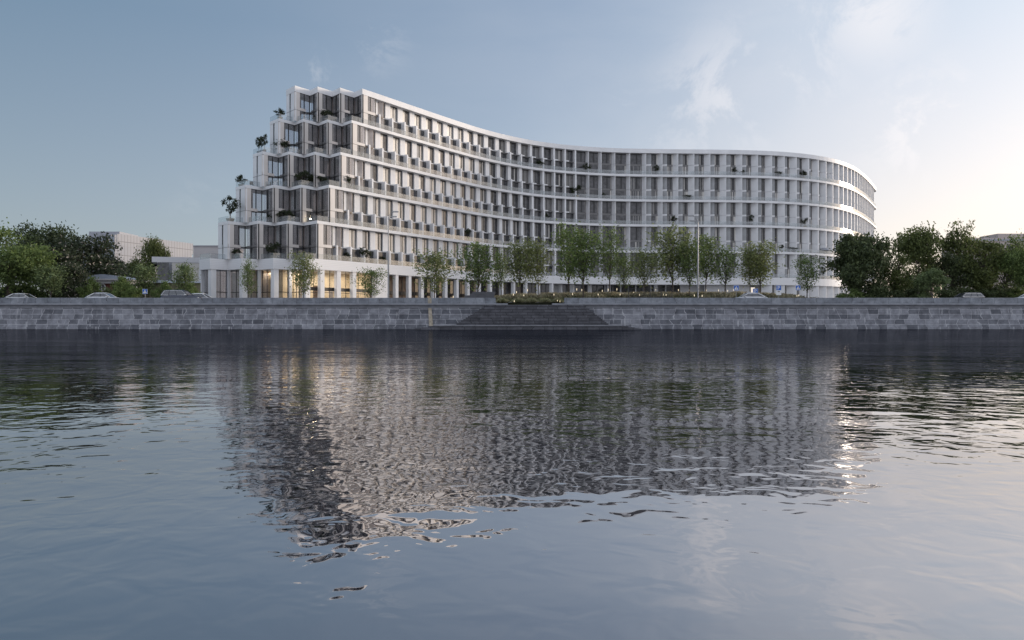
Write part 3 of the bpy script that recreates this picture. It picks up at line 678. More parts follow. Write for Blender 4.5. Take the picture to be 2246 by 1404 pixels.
def tree_meshes(seed, H, R, kind, leaf, bark='bark', trunk=None, n_leaf=6000, lsize=.2):
    """trunk with limbs + crown of leaf-sized faces, base at the origin, height H, crown radius R"""
    rs = np.random.RandomState(seed); rr = random.Random(seed); mb = MB(bark); cl = []
    r0 = trunk or H*.014+.03
    if kind == 'young':                 # slim upright tree, airy, several rising leaders
        lead = [(0, 0, 0)]; x = y = 0
        for k in range(1, 9):
            x += rr.uniform(-.06, .06)*H*.1; y += rr.uniform(-.06, .06)*H*.1; lead.append((x, y, H*.95*k/8))
        mb.tube(lead, [r0*(1-.11*k) for k in range(9)], bark, 6)
        for q in range(3):          # secondary leaders give the crown several spires
            az = q*2.1+rr.uniform(0, 1); b0 = Vector(lead[2+q % 2]); e1 = b0+Vector((math.cos(az)*R*.35, math.sin(az)*R*.35, H*.22)); e2 = e1+Vector((math.cos(az)*R*.12, math.sin(az)*R*.12, H*rr.uniform(.22, .34)))
            mb.tube([b0, e1, e2], [r0*.6, r0*.4, r0*.1], bark, 5, False)
            for u in (.1, .3, .5, .7, .9, 1.05): cl.append((e1.lerp(e2, u)+Vector((rr.gauss(0, .1), rr.gauss(0, .1), 0))*R, .16*R*(1.15-u*.8), 1.0))
        nb = int(16+H)
        for k in range(nb):
            hz = H*(.20+.66*(k+rr.random())/nb); base = Vector(lead[0]).lerp(Vector(lead[8]), hz/(H*.95))
            az = k*2.4+rr.uniform(-.5, .5); up = rr.uniform(.7, 1.5); prof = (1-((hz/H-.42)/.62)**2)
            ln = R*max(.25, prof)*rr.uniform(.6, 1.25); d = Vector((math.cos(az), math.sin(az), up)).normalized(); tip = base+d*ln*1.2
            mid = base.lerp(tip, .5)+Vector((0, 0, -.05*ln)); mb.tube([base, mid, tip], [r0*.3, r0*.2, r0*.07], bark, 4, False)
            for q in range(5):
                u = .3+.7*q/4; cl.append((base.lerp(tip, u)+Vector((rr.gauss(0, .12), rr.gauss(0, .12), rr.gauss(0, .1)))*ln, .17*ln+.12, 1.0))
                if q > 1:
                    e = base.lerp(tip, u); dd = Vector((rr.gauss(0, 1), rr.gauss(0, 1), rr.uniform(.1, 1))).normalized()*ln*.35
                    mb.tube([e, e+dd], [r0*.1, r0*.04], bark, 3, False); cl.append((e+dd, .13*ln+.1, .8))
    else:
        th = H*{'broad': .26, 'umbrella': .42, 'dense': .14, 'bush': .05, 'pine': .30}.get(kind, .25)
        mb.tube([(0, 0, 0), (rr.uniform(-.1, .1), 0, th*.5), (rr.uniform(-.2, .2), rr.uniform(-.2, .2), th)], [r0*1.25, r0, r0*.9], bark, 7)
        top = Vector((0, 0, th)); nl = {'bush': 16, 'pine': 9}.get(kind, 30); ch = H-th
        for k in range(nl):
            # lumps of crown spread through an uneven ellipsoid
            while True:
                p_ = Vector((rr.uniform(-1, 1), rr.uniform(-1, 1), rr.uniform(-1, 1)))
                if .35 < p_.length < 1: break
            if kind == 'umbrella': p_.z = abs(p_.z)*.9-.25 if rr.random() < .8 else p_.z
            tgt = Vector((p_.x*R, p_.y*R, th*.75+ch*(.52+.48*p_.z)*rr.uniform(.92, 1.05)))
            j = top.lerp(Vector((0, 0, th+ch*.45)), rr.random()); mid = j.lerp(tgt, .55)+Vector((rr.gauss(0, .05)*R, rr.gauss(0, .05)*R, .04*H))
            mb.tube([j, mid, tgt], [r0*.42, r0*.25, r0*.06], bark, 5, False)
            for q in range(4):
                e = tgt+Vector((rr.gauss(0, .2)*R, rr.gauss(0, .2)*R, rr.gauss(0, .055)*H)); mb.tube([mid, e], [r0*.13, r0*.04], bark, 3, False)
                cl.append((e, R*rr.uniform(.07, .17), 1.0))
            cl.append((tgt, R*rr.uniform(.12, .22), 1.5))
    wts = np.array([c[2]*c[1]**1.6 for c in cl]); idx = rs.choice(len(cl), n_leaf, p=wts/wts.sum())
    cen = np.array([tuple(c[0]) for c in cl])[idx]; sg = np.array([c[1] for c in cl])[idx]
    off = rs.normal(size=(n_leaf, 3))*sg[:, None]*np.array([1, 1, .62 if kind != 'young' else .9]); cen = cen+off; cen[:, 2] = np.maximum(cen[:, 2], .06*H)
    ms, mi = [leaf], None
    if leaf == 'leaf_chestnut': ms = [leaf, 'blossom']; mi = (rs.rand(n_leaf) < .05).astype(int)
    crown = leaf_mesh('crown', cen, np.full(n_leaf, lsize), leaf, rs, .25, None, ms, mi)
    H, R = float(np.percentile(cen[:, 2], 99.7)), float(np.percentile(np.abs(cen[:, :2]), 96))
    return mb.mesh('trunk'), crown, H, R
LIB = {}
def lib(key, *a, **k):
    if key not in LIB: LIB[key] = tree_meshes(*a, **k)
    return LIB[key]
def plant_tree(name, key, x, y, z, h, w, label, cat, group, rz):
    tr, cr, H, R = LIB[key]; t = empty(name, (x, y, z), rz, label, cat, group); t.scale = (w/(2*R), w/(2*R), h/H)
    link('trunk', tr, t); link('crown', cr, t); return t
for i, (h_, r_, n_) in enumerate(((9, 2.2, 1700), (9, 2.7, 2600), (8.5, 2.3, 2100), (9, 2.9, 2300), (9.5, 2.6, 2500))): lib('y%d' % i, 140+i, h_, r_, 'young', 'leaf_young' if i % 2 else 'leaf_green', 'bark', .10, n_, (.15, .17, .15, .18, .17)[i])
for i in range(2): lib('yl%d' % i, 50+i, 7, 2.0, 'young', 'leaf_light', 'bark', .08, 2400, .16)
lib('broad', 61, 11, 5.2, 'broad', 'leaf_green', 'bark', .28, 15000, .21); lib('dark', 62, 12, 5.0, 'broad', 'leaf_dark', 'bark', .25, 9500, .22)
lib('chest', 63, 10, 5.0, 'broad', 'leaf_chestnut', 'bark', .25, 12000, .22); lib('dense', 64, 9, 4.5, 'dense', 'leaf_dark', 'bark', .25, 16000, .22)
lib('umb', 65, 11, 4.2, 'umbrella', 'leaf_olive', 'bark', .2, 6500, .2); lib('olive', 66, 10, 4.2, 'broad', 'leaf_olive', 'bark', .2, 7500, .21); lib('airy', 69, 12, 3.6, 'umbrella', 'leaf_olive', 'bark', .17, 3600, .2)
lib('bush', 67, 3, 2.0, 'bush', 'leaf_green', 'bark', .08, 4500, .13); lib('bushd', 68, 3, 2.0, 'bush', 'leaf_dark', 'bark', .08, 4500, .13); lib('light', 70, 5, 2.3, 'dense', 'leaf_light', 'bark_pale', .08, 5000, .15)

MOUND = [(1040, 0), (1085, .65), (1150, 1.0), (1260, 1.12), (1560, 1.2), (1640, 1.25), (1720, .95), (1800, .2), (1830, 0)]
def mound_z(x, y):
    px = CX+x/113.0*F; h = float(np.interp(px, [p_[0] for p_ in MOUND], [p_[1] for p_ in MOUND]))
    return GZ+h*float(np.interp(y, [107.9, 112.5, 122, 130], [0.0, 1.0, 1.0, 0.0]))
YT = [  # column, top row, width, distance, mesh, label
 (545, 566, 34, 117, 'y0', 'slim young tree before the glazed corner, leftmost along the white columns'), (665, 553, 52, 118, 'y1', 'young tree with forked crown in front of the brightest lit shop windows'),
 (812, 586, 56, 117, 'y2', 'small round young tree before the white end wall of the lit shops'), (952, 545, 76, 116, 'y3', 'wide airy young tree before the dark arcade, next right of the left lamp post'),
 (1048, 531, 74, 113, 'y4', 'full young tree rising behind the dark stone plinth'), (1100, 541, 40, 117, 'y0', 'thin pale young tree standing between two fuller trees left of the steps'),
 (1142, 527, 62, 114, 'y1', 'full young tree above the left half of the river steps'), (1182, 521, 60, 116, 'y3', 'young tree above the middle of the river steps, crown touching its left neighbour'),
 (1247, 490, 64, 115, 'y2', 'tall slender tree at the right edge of the river steps'), (1279, 505, 88, 111, 'y4', 'largest and densest tree in the row, low branches down to the grasses'),
 (1337, 493, 62, 113, 'y0', 'tall narrow tree next right of the densest tree in the row'), (1369, 556, 46, 117, 'y2', 'short young tree in front of the white entrance frame'),
 (1413, 543, 66, 112, 'y3', 'mid sized tree before the metal fence on the mound'), (1476, 498, 84, 114, 'y1', 'tall broad tree at the right end of the metal fence'),
 (1513, 528, 54, 112, 'y2', 'dense low tree just left of the right lamp post'), (1548, 514, 62, 115, 'y4', 'slender tree just right of the right lamp post'),
 (1590, 534, 66, 114, 'y0', 'young tree with two thin trunks left of the crossing sign'), (1646, 536, 56, 116, 'y3', 'young tree behind the parking sign, left of a close pair'),
 (1668, 528, 62, 115, 'y1', 'young tree behind the silver car, right of a close pair'), (1770, 558, 56, 112, 'y2', 'lone small tree at the right end of the mound')]
for n, (px, ty, w, D, key, lab) in enumerate(YT):
    x = (px-CX)*D/F; z = mound_z(x, D)-.05; top = CAMZ+(HZ-ty)*D/F
    plant_tree('young_tree', key, x, D, z, top-z, w*D/F*1.05, lab, 'tree', 'young trees along the quay', n*1.7).rotation_euler = ((n*7 % 5-2)*.012, (n*11 % 7-3)*.012, n*1.7)
BT = [
 ('green_tree', 18, 503, 165, 112, 'broad', 'large bright green leafy tree at the left edge with a visible trunk', 'big trees on the left bank'),
 ('dark_tree', 92, 491, 130, 128, 'dark', 'tall dark tree rising behind the bright green tree', 'big trees on the left bank'),
 ('chestnut_tree', 180, 518, 150, 124, 'chest', 'dark chestnut tree speckled with pale blossoms before the white hall', 'big trees on the left bank'),
 ('chestnut_tree', 232, 556, 80, 130, 'chest', 'low chestnut behind the domed pavilion, right of the taller chestnut', 'big trees on the left bank'),
 ('chestnut_tree', 158, 578, 84, 113, 'chest', 'small rounded chestnut with pale blossoms left of the domed pavilion', 'big trees on the left bank'),
 ('young_tree', 112, 582, 62, 109, 'yl0', 'light green sapling under the bright green tree on the left bank', 'saplings on the left bank'),
 ('young_tree', 318, 577, 54, 122, 'yl1', 'thin pale sapling before the ochre wall', 'saplings on the left bank'),
 ('young_tree', 405, 577, 52, 118, 'yl0', 'pale sapling behind the navy car beside the white columns', 'saplings on the left bank'),
 ('cedar_tree', 336, 521, 62, 172, 'umb', 'dark layered tree standing against the white hall facade', 'big trees on the left bank'),
 ('cedar_tree', 305, 568, 62, 170, 'umb', 'lower dark tree at the foot of the white hall', 'big trees on the left bank'),
 ('round_tree', 1888, 513, 126, 114, 'dense', 'dense dark round tree hiding the right foot of the curved building', 'big trees on the right bank'),
 ('olive_tree', 1962, 560, 62, 116, 'olive', 'smaller yellowish tree next right of the dense dark round tree', 'big trees on the right bank'),
 ('umbrella_tree', 2014, 497, 104, 121, 'umb', 'tall tree with flat umbrella crown and bare trunk against the sky', 'big trees on the right bank'),
 ('olive_tree', 2022, 562, 92, 124, 'olive', 'broad dark tree under the flat umbrella crown', 'big trees on the right bank'),
 ('airy_tree', 2106, 487, 76, 122, 'airy', 'tallest airy see-through tree on the right bank', 'big trees on the right bank'),
 ('olive_tree', 2088, 556, 84, 119, 'dark', 'dark tree beneath the tallest airy tree', 'big trees on the right bank'),
 ('olive_tree', 2150, 527, 92, 117, 'olive', 'broad olive green tree behind the parked estate car', 'big trees on the right bank'),
 ('dark_tree', 2203, 533, 88, 123, 'dark', 'dark tree in front of the far beige block', 'big trees on the right bank'),
 ('green_tree', 2250, 516, 90, 115, 'broad', 'green tree cut by the right edge of the view', 'big trees on the right bank'),
 ('light_tree', 2044, 590, 62, 109, 'light', 'small pale mint green tree in front of the dark right bank trees', 'big trees on the right bank')]
for n, (nm, px, ty, w, D, key, lab, grp) in enumerate(BT):
    x = (px-CX)*D/F; top = CAMZ+(HZ-ty)*D/F; plant_tree(nm, key, x, D, GZ, top-GZ, w*D/F*.95, lab, 'tree', grp, n*2.3+.4)
BS = [(192, 607, 44, 112, 'bush', 'round green bush left of the round window'), (236, 634, 26, 112, 'bushd', 'small dark bush under the round window'), (282, 607, 54, 117, 'bush', 'tall clipped bush right of the domed pavilion'),
      (264, 620, 40, 111, 'bush', 'low bush in front of the tall clipped bush'), (352, 617, 40, 113, 'bush', 'round bush in front of the ochre wall'), (413, 622, 42, 116, 'bush', 'bush behind the navy car'),
      (20, 625, 60, 118, 'bushd', 'dark shrub behind the bright green tree trunk'), (72, 622, 60, 119, 'bush', 'shrub below the dark tall tree'), (122, 632, 44, 117, 'bushd', 'dark shrub beside the blue sign on the left bank'),
      (1862, 634, 50, 110, 'bush', 'low bush under the dense dark round tree'), (1925, 630, 60, 111, 'bushd', 'dark shrub right of the low bush under the round tree'), (1985, 632, 56, 113, 'bushd', 'dark shrub below the yellowish tree'),
      (2075, 634, 60, 113, 'bushd', 'dark shrub right of the mint green tree'), (2135, 632, 60, 115, 'bushd', 'dark shrub behind the parked estate car'), (2190, 630, 64, 116, 'bushd', 'dark shrub between the estate car and the white car'), (2240, 632, 50, 116, 'bush', 'green shrub behind the white car at right edge')]
for n, (px, ty, w, D, key, lab) in enumerate(BS):
    x = (px-CX)*D/F; top = CAMZ+(HZ-ty)*D/F; plant_tree('bush', key, x, D, GZ, top-GZ, w*D/F, lab, 'bush', 'bushes along the quay', n*1.3)
# far greenery closing the view behind the banks
rs = np.random.RandomState(5); n = 16000
xx = np.r_[rs.uniform(-140, -74, n//2), rs.uniform(78, 150, n//2)]; yy = rs.uniform(150, 162, n); hh = 3.0+1.6*np.sin(xx*.5)+1.2*np.sin(xx*1.3+1)
cc = np.c_[xx, yy, GZ+rs.rand(n)**.7*np.maximum(1, hh)]
tag(link('undergrowth', leaf_mesh('undergrowth', cc, np.full(n, .4), 'leaf_dark', rs, .2)), kind='stuff')

# the planted mound
mb = MB('earth_green'); xs = np.linspace((1030-CX)*113/F, (1840-CX)*113/F, 60); ys = [107.85, 109, 110.5, 112.5, 117, 122, 126, 130]
for i in range(len(xs)-1):
    for k in range(len(ys)-1):
        q = [(xs[i], ys[k]), (xs[i+1], ys[k]), (xs[i+1], ys[k+1]), (xs[i], ys[k+1])]; mb.face([(a, b, mound_z(a, b)+.012) for a, b in q], 'earth_green')
tag(mb.build('mound'), kind='structure')
def grass(name, n, fx, fy, hgt, mats, lean=.35, seed=3, clump=None):
    rs = np.random.RandomState(seed); xs = fx(rs, n); ys = fy(rs, n)
    if clump:
        k = clump; cxs = fx(rs, k); cys = fy(rs, k); idx = rs.randint(0, k, n); xs = cxs[idx]+rs.normal(0, .28, n); ys = cys[idx]+rs.normal(0, .22, n)
    z = np.array([mound_z(a, b) for a, b in zip(xs, ys)]); h = hgt*rs.uniform(.55, 1.15, n); w = rs.uniform(.015, .03, n)
    dx = rs.normal(0, lean, n)*h; dy = rs.normal(0, lean, n)*h; a = rs.uniform(0, math.pi, n)
    B = np.c_[xs, ys, z]; Wv = np.c_[np.cos(a)*w, np.sin(a)*w, np.zeros(n)]; M = B+np.c_[dx*.35, dy*.35, h*.65]; T = B+np.c_[dx, dy, h*.95]
    V = np.stack([B-Wv, B+Wv, M+Wv*.8, T, M-Wv*.8], 1).reshape(-1, 3)
    me = bpy.data.meshes.new(name); me.vertices.add(5*n); me.vertices.foreach_set('co', V.ravel()); me.loops.add(5*n); me.loops.foreach_set('vertex_index', np.arange(5*n, dtype=np.int32))
    me.polygons.add(n); me.polygons.foreach_set('loop_start', np.arange(0, 5*n, 5, dtype=np.int32))
    for m_ in mats: me.materials.append(MATS[m_])
    me.polygons.foreach_set('material_index', rs.randint(0, len(mats), n).astype(np.int32)); me.update(calc_edges=True); me.validate()
    return tag(link(name, me), kind='stuff')
g0, g1 = (1062-CX)*111/F, (1800-CX)*111/F
grass('ornamental_grass', 30000, lambda r, n: r.uniform(g0, g1, n), lambda r, n: r.uniform(110.5, 117, n), .80, ('grass_blade', 'grass_blade', 'grass_brown'), .42, 3, 230)
grass('grass_bank', 26000, lambda r, n: r.uniform(g0, g1, n), lambda r, n: r.uniform(108, 113, n), .42, ('grass_green', 'leaf_shrub', 'grass_green', 'grass_brown'), .3, 4)
for n, (px, w, lab) in enumerate(((1102, 34, 'leftmost pale grass clump at the top of the river steps'), (1138, 40, 'low wide grass clump, second from the left above the steps'), (1166, 34, 'feathery grass clump above the middle of the steps'), (1196, 42, 'broad grass clump, second from the right above the steps'), (1222, 32, 'rightmost grass clump above the steps'))):
    rs = np.random.RandomState(20+n); k = 1500; D = 97.6+.3*(n % 2); x = (px-CX)*D/F; r = w*D/F*.5; a = rs.uniform(0, 2*math.pi, k); q = r*np.sqrt(rs.rand(k)); h = .72*(1-(q/r)**2*.6)*rs.uniform(.6, 1.1, k)
    B = np.c_[np.cos(a)*q*.35, np.sin(a)*q*.35, np.zeros(k)]; T = np.c_[np.cos(a)*q*1.05, np.sin(a)*q, h]; M = B*.5+T*.5+np.c_[np.zeros(k), np.zeros(k), h*.22]; w_ = rs.uniform(.012, .022, k); b_ = rs.uniform(0, math.pi, k); Wv = np.c_[np.cos(b_)*w_, np.sin(b_)*w_, np.zeros(k)]
    V = np.stack([B-Wv, B+Wv, M+Wv, T, M-Wv], 1).reshape(-1, 3); me = bpy.data.meshes.new('grass_clump'); me.from_pydata(V.tolist(), [], np.arange(5*k).reshape(k, 5).tolist())
    for m_ in ('grass_blade', 'grass_green'): me.materials.append(MATS[m_])
    me.polygons.foreach_set('material_index', rs.randint(0, 2, k).tolist()); me.update()
    o = link('grass_clump', me); o.location = (x, D, GZ-.06); tag(o, lab, 'grass clump', 'grass clumps above the steps')
mb = MB('earth_green'); mb.box((1060-CX)*97/F, (1262-CX)*97/F, 96.7, 99.0, GZ-.3, GZ-.02, 'earth_green'); tag(mb.build('planting_bed'), kind='structure')

# ------------------------------------------------------------------ street furniture
def lamp_post(px, ty, D, side, heads, label):
    x = (px-CX)*D/F; top = CAMZ+(HZ-ty)*D/F-GZ; r = empty('street_lamp', (x, D, GZ), 0, label, 'street lamp', 'tall street lamps on the quay')
    mb = MB('metal_grey'); mb.tube([(0, 0, 0), (0, 0, top*.55)], [.11, .10], 'metal_grey', 10); mb.tube([(0, 0, top*.55), (0, 0, top*.58), (0, 0, top-.9)], [.105, .075, .06], 'metal_grey', 10); mb.lathe([(.22, 0), (.22, .5), (.16, .6)], 'metal_grey'); mb.build('pole', r)
    mb = MB('metal_grey'); mb.tube([(0, 0, top-.9), (side*.12, 0, top-.45), (side*.35, 0, top-.15), (side*.8, 0, top)], [.07, .06, .05, .045], 'metal_grey', 8)
    mb.tube([(0, 0, top-1.1), (side*.25, 0, top-.75), (side*.55, 0, top-.65)], [.05, .045, .04], 'metal_grey', 8); mb.build('arm', r)
    for a, b in ((.75, top), (.5, top-.66)):
        mb = MB('metal_grey', 'sign_white'); mb.prism([(side*a-.16, -.16), (side*a+.62*side-.0, -.12), (side*a+.62*side, .12), (side*a-.16, .16)] if side > 0 else [(side*a-.62, -.12), (side*a+.16, -.16), (side*a+.16, .16), (side*a-.62, .12)], b-.06, b+.1, 'metal_grey', 'metal_grey', 'sign_white'); mb.build('lamp_head', r)
    return r
lamp_post(852, 465, 104.5, 1, 2, 'tall grey street lamp before the lit shops, heads pointing right')
lamp_post(1531, 474, 104.5, -1, 2, 'tall grey street lamp in front of the young tree row, heads pointing left')

bl0 = empty('bollard_light', (0, 0, -50), 0, 'small slender garden light with glowing tip among the grasses of the mound', 'garden light', 'glowing garden lights on the mound')
mb = MB('metal_dark'); mb.tube([(0, 0, -.3), (0, 0, .62)], [.022, .022], 'metal_dark', 6); mb.build('post', bl0)
mb = MB('lamp_warm'); mb.lathe([(.02, .66), (.034, .70), (.034, .84), (.02, .88)], 'lamp_warm', n=8); mb.build('lamp_glow', bl0)
BL = [(994, 626, 116), (1126, 645, 110), (1149, 647, 110), (1215, 645, 110), (1157, 635, 116), (1079, 639, 115), (1133, 640, 113), (1247, 634, 115), (1256, 644, 110), (1265, 633, 116), (1276, 635, 115), (1312, 645, 110), (1321, 637, 114), (1334, 634, 115), (1360, 645, 110), (1353, 633, 116), (1403, 646, 110), (1390, 641, 113), (1438, 634, 115), (1455, 645, 110), (1461, 646, 110), (1488, 635, 115), (1512, 635, 115), (1523, 647, 109), (1540, 648, 109), (1549, 636, 115), (1576, 636, 115), (1596, 637, 114), (1609, 635, 115), (1668, 638, 115), (1752, 647, 110), (1748, 648, 110)]
for n, (px, ty, D) in enumerate(BL):
    o = bl0 if n == 0 else copy_tree(bl0); p_ = at(px, ty, D); zb = mound_z(p_.x, D); o.location = (p_.x, D, zb); o.scale = (1, 1, min(1.6, max(.5, (p_.z+.06-zb)/.88)))
for n, (px, py, lab) in enumerate(((1222.5, 660, 'left one of two low glowing lights at the top right of the river steps'), (1228, 661, 'right one of two low glowing lights at the top right of the river steps'), (1128, 661, 'low glowing light in the grass clumps above the river steps'))):
    o = copy_tree(bl0); p_ = at(px, py, 97.0); o.location = (p_.x, 97.0, p_.z-.76); o.scale = (1, 1, 1); o['label'] = lab; o['group'] = 'glowing lights at the top of the steps'

f = empty('metal_fence', ((1425-CX)*109.6/F, 109.6, GZ), 0, 'dark metal railing of thin bars standing on the grassy mound', 'fence')
x0, x1 = (1378-CX)*109.6/F-f.location.x, (1474-CX)*109.6/F-f.location.x
mb = MB('metal_dark'); z0 = .85
for z in (z0+.1, z0+1.35): mb.box(x0, x1, -.02, .02, z, z+.05, 'metal_dark')
mb.build('rail', f); mb = MB('metal_dark'); x = x0+.12
while x < x1: mb.box(x-.012, x+.012, -.012, .012, z0+.1, z0+1.36, 'metal_dark'); x += .17
mb.build('bars', f)
for u in (0, .25, .5, .75, 1): mb = MB('metal_dark'); x = x0+(x1-x0)*u; mb.box(x-.035, x+.035, -.035, .035, -.1, z0+1.45, 'metal_dark'); mb.build('post', f)
pl = empty('stone_plinth', ((1050-CX)*108.6/F, 108.6, GZ), 0, 'dark stepped stone plinth beside the grass, behind the left parapet', 'plinth')
mb = MB('dark_stone')
for i, (a, b, z) in enumerate(((-2.6, 2.2, .95), (-1.9, 2.2, 1.25), (-1.2, 2.2, 1.5), (-.9, 2.25, 1.75))): mb.box(a, b+.01*i, -.6+.12*i, .7+.01*i, 0 if i == 0 else (.95, 1.25, 1.5)[i-1]-.02, z, 'dark_stone')
mb.build('block', pl)

def sign(px, ty, D, kind, label, plate=None):
    p_ = at(px, ty, D); sz = .70; r = empty('road_sign', (p_.x, D, GZ), 0, label, 'road sign', 'blue road signs on the quay'); top = p_.z-GZ
    mb = MB('metal_grey'); mb.tube([(0, .04, 0), (0, .04, top)], [.035, .035], 'metal_grey', 8); mb.build('pole', r)
    mb = MB('sign_blue', 'sign_white', 'sign_black'); h = sz/2; zc = top-h
    mb.box(-h, h, -.012, .012, zc-h, zc+h, 'sign_white'); mb.box(-h*.93, h*.93, -.016, -.0125, zc-h*.93, zc+h*.93, 'sign_blue')
    def quad(pts, mat, y=-.019): mb.face([(a, y, zc+b) for a, b in pts], mat)
    if kind == 'P':
        quad([(-.15, -.24), (-.07, -.24), (-.07, .24), (-.15, .24)], 'sign_white')
        arc = [(math.cos(w), math.sin(w)) for w in np.linspace(math.pi/2, -math.pi/2, 9)]
        for a, b in zip(arc[:-1], arc[1:]):
            quad([(.04+a[0]*.14, .10+a[1]*.14), (.04+b[0]*.14, .10+b[1]*.14), (.04+b[0]*.065, .10+b[1]*.065), (.04+a[0]*.065, .10+a[1]*.065)], 'sign_white')
        quad([(-.07, .165), (.04, .165), (.04, .24), (-.07, .24)], 'sign_white'); quad([(-.07, -.04), (.04, -.04), (.04, .035), (-.07, .035)], 'sign_white')
    else:
        quad([(-.27, -.24), (.27, -.24), (0, .25)], 'sign_white'); k = -.022
        quad([(-.025, .02), (.03, .02), (.02, .1), (-.02, .1)], 'sign_black', k); quad([(-.04, -.2), (-.01, -.2), (.02, .02), (-.02, .02)], 'sign_black', k); quad([(.02, .02), (.06, -.2), (.09, -.2), (.035, .02)], 'sign_black', k)
    mb.build('panel', r)
    if plate:
        mb = MB('sign_white', 'sign_black'); zp = zc-h-.03
        for q in range(plate):
            mb.box(-h, h, -.012, .012, zp-.30, zp, 'sign_white')
            if q == 0: mb.face([(-.2, -.014, zp-.2), (.2, -.014, zp-.2), (.12, -.014, zp-.1), (-.1, -.014, zp-.1)], 'sign_black')
            zp -= .32
        mb.build('plate', r)
    return r
sign(1615, 626, 105.5, 'X', 'blue pedestrian crossing sign on the left of the silver car')
sign(1657, 633, 108.8, 'P', 'blue parking sign with P and one white plate right behind the silver car', 1)
sign(1708, 626, 107.2+1, 'P', 'blue parking sign with P and two white plates, tallest of the signs', 2)
sign(1750.5, 626, 109, 'X', 'blue pedestrian crossing sign right of the parking signs')
sign(318, 634, 109, 'X', 'small blue crossing sign before the ochre wall on the left bank')
sign(110, 606, 109.5, 'P', 'blue parking sign on a pale pole under the left bank trees')

